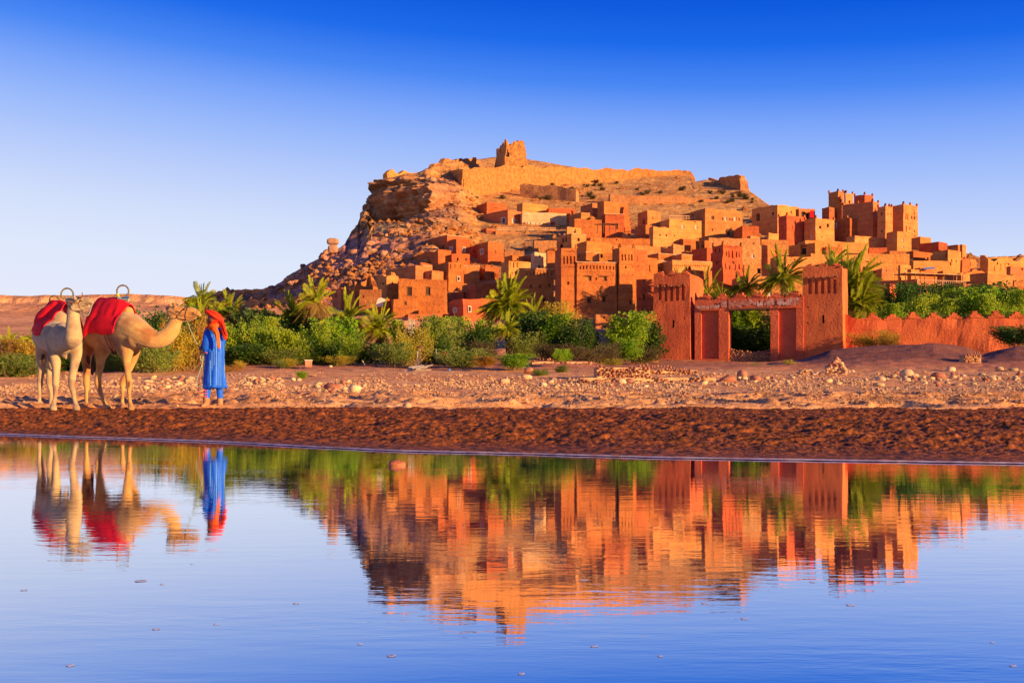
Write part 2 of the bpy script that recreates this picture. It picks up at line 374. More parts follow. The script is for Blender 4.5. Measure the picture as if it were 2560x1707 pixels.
# ---------------- setting: hill, mesa, riverbank, mud, water ----------------
C_TAN=np.array((.70,.34,.095)); C_OR=np.array((.60,.24,.065)); C_PUR=np.array((.66,.29,.19)); C_CLIFF=np.array((.46,.19,.085)); C_GRN=np.array((.36,.27,.12)); C_PALE=np.array((.70,.42,.18))
skx=[440,500,536,560,620,680,700,730,770,800,830,860,875,893,900,912,922,927,960,1000,1050,1083,1107,1150,1201,1241,1275,1319,1378,1420,1469,1600,1725,1737,1764,1801,1850,1868,1887,1922,2000,2100,2200,2300,2400,2450,2560,2800,3200]
sky_=[800,760,736,731,724,716,705,681,656,641,632,611,585,562,542,520,508,457,446,437,428,414,408,402,398,392,391,398,408,416,425,430,436,455,449,455,462,474,486,512,545,560,575,604,628,644,640,652,700]
cols=[ # px, front profile of 9 (py, Y)
 (440,[(905,140),(880,155),(860,165),(845,175),(830,185),(815,195),(808,205),(803,215),(800,225)]),
 (536,[(850,128),(820,138),(800,147),(785,156),(772,165),(760,174),(750,183),(743,191),(736,198)]),
 (700,[(830,115),(800,123),(780,131),(765,138),(750,145),(738,152),(726,159),(716,166),(705,173)]),
 (800,[(825,112),(790,121),(760,129),(735,137),(710,145),(690,152),(670,159),(655,166),(641,174)]),
 (893,[(825,110),(780,120),(735,132),(690,143),(655,152),(625,161),(598,169),(580,178),(562,190)]),
 (922,[(825,109),(770,121),(710,136),(650,151),(605,163),(575,172),(550,188),(525,199),(508,206)]),
 (927,[(825,109),(770,121),(710,136),(650,151),(598,165),(566,178),(552,199),(505,200),(457,204)]),
 (1000,[(825,108),(770,121),(700,136),(640,149),(590,163),(560,176),(554,199),(500,194),(452,198)]),
 (1080,[(825,107),(770,118),(700,133),(630,149),(570,167),(545,178),(530,190),(490,186),(460,190)]),
 (1150,[(825,107),(770,117),(700,131),(630,152),(570,170),(530,185),(505,192),(480,196),(462,204)]),
 (1200,[(825,106),(790,110),(700,131),(650,148),(600,167),(560,182),(520,196),(490,210),(465,222)]),
 (1500,[(825,104),(790,108),(700,131),(650,149),(600,168),(560,184),(520,200),(490,218),(455,240)])]
def build_hill():
    NX=640; NF=150; NB=26
    pxs=np.interp(np.linspace(0,1,NX),[0,.06,.52,.86,1],[440,535,1200,2560,3200])
    ci=np.array([c[0] for c in cols]); prof=np.array([[p for p in c[1]] for c in cols],float) # k,9,2
    V=np.zeros((NF+NB,NX,3)); Z=np.zeros((NF+NB,NX,3))
    for i,px in enumerate(pxs):
        S=float(np.interp(px,skx,sky_))
        pr=np.stack([[np.interp(px,ci,prof[:,k,j]) for j in (0,1)] for k in range(9)])
        # continue to the skyline
        if pr[-1,0]>S+1:
            Yx=pr[-1,1]+(pr[-1,0]-S)*.55; pr=np.vstack([pr,[S,Yx]])
            d=np.concatenate([[0],np.cumsum(np.abs(np.diff(pr[:,0]))+.5*np.abs(np.diff(pr[:,1])))])
            q=np.linspace(0,d[-1],NF); py=np.interp(q,d,pr[:,0]); Y=np.interp(q,d,pr[:,1])
        else:
            d=np.concatenate([[0],np.cumsum(np.abs(np.diff(pr[:,0]))+.5*np.abs(np.diff(pr[:,1])))])
            k=np.interp(-S,-pr[:,0],d) if pr[-1,0]<S else d[-1]
            q=np.linspace(0,k,NF); py=np.interp(q,d,pr[:,0]); Y=np.interp(q,d,pr[:,1])
        if px<1200 and px>900:
            pass
        Yr=Y[-1]; zr=zof(py[-1],Yr)
        V[:NF,i,0]=(px-CX)/F*Y; V[:NF,i,1]=Y; V[:NF,i,2]=CH+(HZ-py)/F*Y
        t=np.linspace(0,1,NB+1)[1:]; Yb=Yr+t*130; V[NF:,i,1]=Yb; V[NF:,i,0]=(px-CX)/F*(Yr+t*130*.9); V[NF:,i,2]=zr+(2-zr)*t**1.35
        Z[:NF,i,0]=px; Z[:NF,i,1]=py; Z[NF:,i,0]=px; Z[NF:,i,1]=S
    P=V.copy(); x,y,z=P[...,0],P[...,1],P[...,2]
    PX,PY=Z[...,0],Z[...,1]
    # rock relief pushed out along the horizontal direction to the viewer and up
    big=fbm(x*.09,y*.09,z*.12,5,3); med=fbm(x*.33,y*.33,z*.5,4,11); fin=fbm(x*1.1,y*1.1,z*1.6,3,21)
    sm=lambda a,b,v: np.clip((v-a)/(b-a),0,1)**2*(3-2*np.clip((v-a)/(b-a),0,1))
    cl=sm(905,930,PX)*(1-sm(1120,1190,PX))*sm(440,455,PY)*(1-sm(548,572,PY))
    left=1-sm(1080,1240,PX)
    strata=vn(z*1.0+.7*vn(x*.05,y*.05,z*.1,5),0*x,0*x+4,31)*1.3+vn(z*2.6+.5*big,0*x+9,0*x,33)*.6
    crack=-np.clip(1-np.abs(vn(x*.16,y*.16,z*.03,41))*6,0,1)*2.2
    outw=cl*(strata*1.25+crack+big*.9+med*1.1+fin*.9)
    inner=sm(0,10,np.arange(NF+NB)[:,None]*1.)  # keep feet fixed
    edge=1-sm(NF-8,NF,np.arange(NF+NB)[:,None]*1.)*.75
    V[...,0]-=outw*.62; V[...,1]-=outw*.78
    gully=-np.abs(vn((x+.35*z)*.22,y*.02,z*.02,51))*1.6*left*(1-cl)
    rt=.35+.65*left; V[...,2]+=inner*edge*((1-cl)*rt*(big*1.5+med*.6+fin*.25)+gully*.6)
    V[...,1]-=inner*edge*(1-cl)*rt*(med*.6+fin*.35)
    # colours of the ground itself
    c=C_TAN+(C_OR-C_TAN)*np.clip(.5+big*1.4,0,1)[...,None]
    tal=(left*sm(560,600,PY)*(1-sm(1050,1180,PX)))[...,None]; c=c*(1-tal)+tal*(C_PUR+(C_CLIFF-C_PUR)*np.clip(.45+big*2,0,1)[...,None])
    cc=(cl)[...,None]; c=c*(1-cc)+cc*(C_CLIFF*(1+.25*strata[...,None]/1.5))
    g=(sm(556,563,PY)*(1-sm(578,600,PY))*(1-sm(990,1040,PX))*sm(915,925,PX)*np.clip(.5+vn(x*.9,y*.3,z*.1,61),0,1))[...,None]; c=c*(1-g)+g*C_GRN
    pl=np.clip(fin*1.6+.1,0,1)[...,None]*(1-tal)*.6; c=c*(1-pl)+pl*C_PALE
    o=gridmesh('hill',V,M['terrain'],True,np.clip(c,0,1)); tag(o,kind='structure')
    o.data.shade_smooth(); return V
HV=build_hill()
_h=HV[:150].reshape(-1,3); _hpx=CX+_h[:,0]/_h[:,1]*F; _hpy=HZ-(_h[:,2]-CH)/_h[:,1]*F
def hill_pt(px,py):
    d=(_hpx-px)**2+(_hpy-py)**2; k=np.argmin(d); return _h[k]
# distant mesa
def build_mesa():
    pxs=np.linspace(-700,640,300); prof=[(915,105),(880,200),(858,300),(835,420),(812,520),(806,560),(790,640),(775,700),(764,730),(758,748),(746,752),(739,756)]
    d=np.linspace(0,1,len(prof)); q=np.linspace(0,1,110); py=np.interp(q,d,[p[0] for p in prof]); Y=np.interp(q,d,[p[1] for p in prof])
    V=np.zeros((118,300,3))
    top=np.interp(pxs,[-700,0,60,90,130,230,330,440,530,640],[735,739,742,743,741,739,737,741,748,760])
    for i,px in enumerate(pxs):
        pyy=739+(py-739); sc=(915-top[i])/(915-739); pyy=915-(915-py)*sc
        V[:110,i]=np.stack([(px-CX)/F*Y,Y,CH+(HZ-pyy)/F*Y],-1)
        V[110:,i]=V[109,i]+np.stack([0*np.arange(8.),np.arange(1,9)*30.,-np.arange(1,9)**2*.2],-1)
    x,y,z=V[...,0].copy(),V[...,1].copy(),V[...,2].copy()
    b=fbm(x*.012,y*.012,z*.02,5,71); rd=1-np.abs(vn(x*.03,y*.006,z*.01,73))*2; r2=1-np.abs(vn(x*.09,y*.01,z*.01,75))*2
    amt=np.clip((y-540)/120,0,1)
    V[...,1]-=amt*(rd*7+r2*3+b*8); V[...,2]+=amt*np.clip(1-(z-60)/10,0,1)*(b*3)+(1-amt)*b*1.0*np.clip((y-150)/100,0,1)
    c=np.array((.80,.38,.19))+0*V; k=np.clip((z-56)/6,0,1)[...,None]; c=c*(1-.15*k*(vn(z*.4,0*x,0*x,77)[...,None]>0))
    o=gridmesh('distant_mesa',V,M['mesa'],True,c); tag(o,kind='structure')
build_mesa()
# ---------------- riverbank ground ----------------
GY=[12,16.8,18,24,33,42,48,52,62,78,90,103,125]; GP=[1100,1032,1018,990,965,940,925,915,911,905,870,802,770]
GYl=[12,16.8,18,24,33,42,48,52,62,78,90,103,125]; GPl=[1100,1032,1018,992,967,946,930,924,915,908,900,893,885]
def gz0(X,Y):
    X=np.asarray(X,float);Y=np.asarray(Y,float); px=CX+X/Y*F
    l=np.clip((620-px)/160,0,1); py=np.interp(Y,GY,GP)*(1-l)+np.interp(Y,GYl,GPl)*l
    z=CH+(HZ-py)/F*Y
    # gravel mound before the right tower and wall
    crest=np.interp(px,[1920,2008,2077,2150,2335,2416,2457,2540,2700,2900],[0,.25,.75,.9,1.15,.9,.6,1.0,1.0,0])
    z=z+crest*np.exp(-((Y-61)/6.0)**2)*1.15
    # sandy bank face in the middle
    z=z+np.clip((px-1180)/60,0,1)*np.clip((1520-px)/60,0,1)*np.exp(-((Y-57)/4)**2)*.35
    return z
def gz(X,Y):
    X=np.asarray(X,float);Y=np.asarray(Y,float)
    rough=np.interp(Y,[17,24,33,50,60,110],[.02,.035,.06,.08,.12,.25])
    n=fbm(X*.45,Y*.9,0*X,4,91)*rough*1.2
    # wind-and-flood sculpted sand ripples between mud and stones
    rp=np.interp(Y,[17.5,19,24,27],[0,1,1,0]); ridge=(1-np.abs(vn(X*1.1+Y*.8,Y*2.6,0*X,93)))**2
    return gz0(X,Y)+n+rp*(ridge-.5)*.24
def build_ground():
    pxs=np.linspace(-560,3560,860); Ys=17.2*np.exp(np.linspace(0,1,420)*math.log(125/17.2))
    Y,PX=np.meshgrid(Ys,pxs,indexing='ij'); X=(PX-CX)/F*Y
    Z=gz(X,Y); Z=Z+vn(X*7,Y*7,0*X,95)*.012+fbm(X*2.2,Y*2.2,0*X,3,96)*.03
    Z=np.where(Y<17.9,Z-(17.9-Y)*.5,Z)
    c=np.array((.80,.36,.14))+0*np.stack([X,Y,Z],-1)
    n=np.clip(.5+fbm(X*.3,Y*.5,0*X,3,97)*1.5,0,1)[...,None]
    c=c*(1-n*.35)+n*.35*np.array((.86,.50,.24))
    k=(np.clip((Y-46)/5,0,1)*(1-np.clip((Y-84)/8,0,1)))[...,None]; c=c*(1-k)+k*np.array((.52,.20,.10))
    mo=(np.clip((PX-1980)/60,0,1)*np.clip((Y-52)/3,0,1))[...,None]; c=c*(1-mo)+mo*np.array((.25,.095,.065))
    gt=(np.clip((PX-1480)/60,0,1)*np.clip((2030-PX)/60,0,1)*np.clip((Y-50)/4,0,1))[...,None]; c=c*(1-gt)+gt*np.array((.50,.19,.09))
    o=gridmesh('riverbank_ground',np.stack([X,Y,Z],-1),M['sand'],True,c); tag(o,kind='structure')
build_ground()
def shoreY(X,Y=None):
    return 0
_sx=np.array([-1600,-400,0,540,1000,1600,2560,3400,5000.]); _sp=np.array([1062,1079,1085,1105,1128,1143,1159,1172,1180.])
_SY=CH*F/(_sp-HZ); _SX=(_sx-CX)/F*_SY
def shore(X): return np.interp(X,_SX,_SY)+vn(np.asarray(X)*.5,0*np.asarray(X),0*np.asarray(X),99)*.10
def mudz(X,Y,fine=True):
    ys=shore(X); t=np.clip((Y-ys)/(17.8-ys),-.5,1.2)
    z=np.where(t>0,.015+.255*np.clip(t,0,1.2)**.85,t*.4)
    w=np.clip(t*7,0,1)*np.clip((1.16-t)*5,0,1)
    a=fbm(X*.9,Y*2.6,0*X,3,103); b=fbm(X*2.6+Y*1.2,Y*8,0*X,4,105,.68); cl=np.clip(b+.15,0,1)
    # the long broken step that runs along the bank
    yc=np.interp(X,[-9,-5,-2,1,3,5,8],[15.9,15.6,15.3,14.6,13.6,12.6,12.0])+a*.5
    e=np.interp(Y-yc,[-1.1,-.30,-.05,.10,.55,1.4],[0,.02,.06,-.13,-.10,0])
    e2=np.interp(Y-(yc-1.3),[-.7,-.1,.1,.6],[0,.045,-.06,0])*np.clip(a*3+.5,0,1)
    z=z+w*(a*.04+fbm(X*10,Y*20,0*X,3,107,.6)*.032+cl*.075*np.interp(np.clip(t,0,1),[0,.25,1],[.35,1,.75])+e+e2)
    return z
def build_mud():
    pxs=np.linspace(-500,3500,1150); Q=np.linspace(0,1,330)
    V=np.zeros((330,1150,3))
    for i,px in enumerate(pxs):
        py=np.interp(px,_sx,_sp); y0=CH*F/(py-HZ)-.5
        Y=y0+(19.0-y0)*Q**1.08; V[:,i,1]=Y; V[:,i,0]=(px-CX)/F*Y
    X,Y=V[...,0],V[...,1]; Z=mudz(X,Y)
    far=np.clip((Y-17.9)/1.0,0,1); ed=17.95+vn(X*.9,0*X,0*X,107)*.35
    Z=np.where(Y>ed,Z-(Y-ed)*.35,Z); V[...,2]=Z
    o=gridmesh('mud_bank',V,M['mud'],True); tag(o,kind='structure')
build_mud()
# pale strip painting the sky's reflection on the wet film along the shore
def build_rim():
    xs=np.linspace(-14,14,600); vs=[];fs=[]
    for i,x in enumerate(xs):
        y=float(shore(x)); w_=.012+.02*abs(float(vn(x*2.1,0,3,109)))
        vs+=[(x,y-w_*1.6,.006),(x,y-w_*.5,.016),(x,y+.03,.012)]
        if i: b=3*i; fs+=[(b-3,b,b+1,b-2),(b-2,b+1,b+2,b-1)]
    o=mesh('sky_sheen_strip',vs,fs,mat('shore_sky_sheen',(.62,.52,.62),(.4,.28,.3),sc=8,rough=.35,spec=.6),smooth=True); tag(o,'thin pale strip of painted sky sheen along the edge of the mud bank','foam')
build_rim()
# water
def water():
    m=bpy.data.materials.new('river_water'); m.use_nodes=True; t=m.node_tree; n=t.nodes; n.clear()
    o=n.new('ShaderNodeOutputMaterial'); g=n.new('ShaderNodeBsdfGlossy'); d=n.new('ShaderNodeBsdfDiffuse'); ms=n.new('ShaderNodeMixShader'); fr=n.new('ShaderNodeFresnel')
    fr.inputs[0].default_value=1.5; g.inputs['Roughness'].default_value=.015; g.inputs[0].default_value=(.96,.965,1,1); d.inputs[0].default_value=(.005,.03,.10,1)
    mr=n.new('ShaderNodeMapRange'); mr.inputs[1].default_value=0.08; mr.inputs[2].default_value=.6; mr.inputs[3].default_value=.64; mr.inputs[4].default_value=.95
    t.links.new(fr.outputs[0],mr.inputs[0]); t.links.new(mr.outputs[0],ms.inputs[0]); t.links.new(d.outputs[0],ms.inputs[1]); t.links.new(g.outputs[0],ms.inputs[2]); t.links.new(ms.outputs[0],o.inputs[0])
    gm=n.new('ShaderNodeNewGeometry'); mp=n.new('ShaderNodeMapping'); mp.inputs['Scale'].default_value=(1.2,4.5,1); t.links.new(gm.outputs['Position'],mp.inputs[0])
    a=n.new('ShaderNodeTexNoise'); a.inputs['Scale'].default_value=2.6; a.inputs['Detail'].default_value=3; t.links.new(mp.outputs[0],a.inputs['Vector'])
    b=n.new('ShaderNodeTexNoise'); b.inputs['Scale'].default_value=13; b.inputs['Detail'].default_value=2; t.links.new(mp.outputs[0],b.inputs['Vector'])
    ad_=n.new('ShaderNodeMath'); ad_.operation='MULTIPLY_ADD'; ad_.inputs[1].default_value=.16; t.links.new(b.outputs[0],ad_.inputs[0]); t.links.new(a.outputs[0],ad_.inputs[2])
    # calmer patches
    k=n.new('ShaderNodeTexNoise'); k.inputs['Scale'].default_value=.5; t.links.new(mp.outputs[0],k.inputs['Vector'])
    k2=n.new('ShaderNodeMapRange'); k2.inputs[1].default_value=.35; k2.inputs[2].default_value=.65; k2.inputs[3].default_value=.35; k2.inputs[4].default_value=1; t.links.new(k.outputs[0],k2.inputs[0])
    bp=n.new('ShaderNodeBump'); bp.inputs['Distance'].default_value=.0009; t.links.new(ad_.outputs[0],bp.inputs['Height']); t.links.new(k2.outputs[0],bp.inputs['Strength'])
    for q in (g,fr): t.links.new(bp.outputs[0],q.inputs['Normal'])
    o=mesh('river_water',[(-40,-12,0),(40,-12,0),(40,22,0),(-40,22,0)],[(0,1,2,3)],m); tag(o,kind='structure')
    o=mesh('riverbed',[(-60,-14,-.6),(60,-14,-.6),(60,24,-.6),(-60,24,-.6)],[(0,1,2,3)],M['mud']); tag(o,kind='structure')
water()
# desert plain far around
o=mesh('desert_plain',[(-3000,21,.02),(3000,21,.02),(3000,3500,.2),(-3000,3500,.2)],[(0,1,2,3)],mat('plain_ground',(.5,.25,.13),(.4,.18,.1),sc=.05)); tag(o,kind='structure')
def ray_ground(px,py,zf=gz0):
    "point where the ground seen at this place of the photograph lies"
    u=(px-CX)/F; Y=np.linspace(13,104,1800); z=zf(u*Y,Y); d=z-(CH+(HZ-py)/F*Y)
    k=np.where(d>=0)[0]; k=k[0] if len(k) else len(Y)-1
    return float(u*Y[k]),float(Y[k]),float(z[k])
# ---------------- ruins on the hilltop ----------------
def rampart(name,label,pts,m,th=1.2,rag=.5,cat='wall',step=1.0):
    "wall along (px, py_top, py_bottom, Y) points"
    P=np.array([[ (p[0]-CX)/F*p[3],p[3],zof(p[1],p[3]),zof(p[2],p[3])] for p in pts]); d=np.concatenate([[0],np.cumsum(np.hypot(np.diff(P[:,0]),np.diff(P[:,1])))])
    q=np.linspace(0,d[-1],max(3,int(d[-1]/step))); S=np.stack([np.interp(q,d,P[:,k]) for k in range(4)],-1)
    n=len(q); tx=np.gradient(S[:,0]); ty=np.gradient(S[:,1]); l=np.hypot(tx,ty); nx,ny=ty/l,-tx/l
    NV=9; rows=[]
    top=S[:,2]+fbm(q*.5,0*q,0*q+len(label),3,7)*rag+np.where(vn(q*1.3,0*q,0*q,8)>.3,rag*.5,0)
    for j in range(NV):
        t=j/(NV-1); z=(S[:,3]-3)*(1-t)+top*t; f=fbm(S[:,0]*.5,S[:,1]*.5,z*.6,3,13)*.35
        rows.append(np.stack([S[:,0]+nx*(f+.3*(1-t)),S[:,1]+ny*(f+.3*(1-t)),z],-1))
    rows.append(np.stack([S[:,0]-nx*th,S[:,1]-ny*th,top-.1],-1)); rows.append(np.stack([S[:,0]-nx*th,S[:,1]-ny*th,S[:,3]-3],-1))
    V=np.stack(rows,0); V=np.concatenate([V[:,:1]*[[[1,1,1]]]*1,V,V[:,-1:]],1)
    V[:NV,0]=V[[-1]*NV,1]*[1,1,0]+V[:NV,1]*[0,0,1]; V[:NV,-1]=V[[-1]*NV,-2]*[1,1,0]+V[:NV,-2]*[0,0,1]
    org=P[0,[0,1,3]]; o=gridmesh(name,V-org,M[m],False); o.location=org; tag(o,label,cat); return o
# ---------------- rampart and ruins ----------------
rampart('rampart_wall','long straight fortress wall of orange rubble running along the top of the hill',[(1158,424,458,205),(1230,418,466,214),(1330,417,468,224),(1400,420,466,232),(1480,424,464,240),(1600,424,462,246),(1700,427,462,250),(1727,429,462,250),(1738,448,462,250)],'rampart',rag=.6)
rampart('rampart_wall','short shaded stretch of fortress wall turning left from the end of the long one',[(1098,430,452,222),(1130,427,455,214),(1156,424,458,205)],'rampart',rag=.3)
rampart('ruined_wall','upper broken wall on the rocky shoulder left of the hilltop tower',[(1083,414,440,226),(1107,405,434,232),(1150,402,428,240),(1190,399,425,246)],'rampart',rag=.9)
rampart('ruined_wall','low wall stub on the cliff edge at the far left of the plateau',[(968,432,448,216),(985,431,448,218),(1006,434,448,221),(1050,428,440,226),(1080,423,438,228)],'rampart',rag=.7)
rampart('terrace_wall','dark stone terrace wall on the slope below the long fortress wall',[(1300,460,476,212),(1350,464,480,210),(1400,469,487,208),(1440,475,492,206)],'stone',rag=.5)
rampart('terrace_wall','long low stone terrace wall above the roofs in the middle of the hill',[(1525,487,500,205),(1600,491,504,206),(1700,493,508,208),(1800,500,512,210)],'stone',rag=.4)
rampart('ruined_wall','ruined wall with a broken bright end on the right edge of the plateau',[(1770,447,478,244),(1795,452,482,240),(1805,444,484,236),(1830,441,484,232),(1852,444,484,228)],'rampart',rag=.5)
rampart('old_rampart','dark crumbling rampart at the far left foot of the hill behind the man',[(538,730,772,192),(580,727,772,186),(640,724,765,176),(678,719,755,168)],'stone',rag=.3,step=1.5)
rampart('terrace_wall','lower rubble terrace wall at the left foot of the hill',[(585,756,775,160),(640,752,772,154),(690,748,770,147),(740,742,762,141)],'stone',rag=.3)
# hilltop tower
r,_=house('A',1352,1440,1610,98,285,'ruined square watchtower with a door slit on the very top of the hill',[(1460,235,22,62,'d'),(1452,190,18,14,'n'),(1455,160,10,10,'d'),(1390,200,14,30,'n')],a=14,m='rampart',taper=.34,rag=.6,ruin=2.8,Y=232,ext=4,name='hilltop_tower',cat='tower',group='ruins on the hilltop',roughn=.3)
r,_=house('B',1375,1385,1462,215,400,'crumbling tower stump with a hole through its top at the right end of the plateau',[(1440,232,22,22,'d')],a=20,m='stone',taper=.5,rag=.8,ruin=2.0,Y=226,ext=4,name='ruined_tower',cat='tower',group='ruins on the hilltop',roughn=.5)
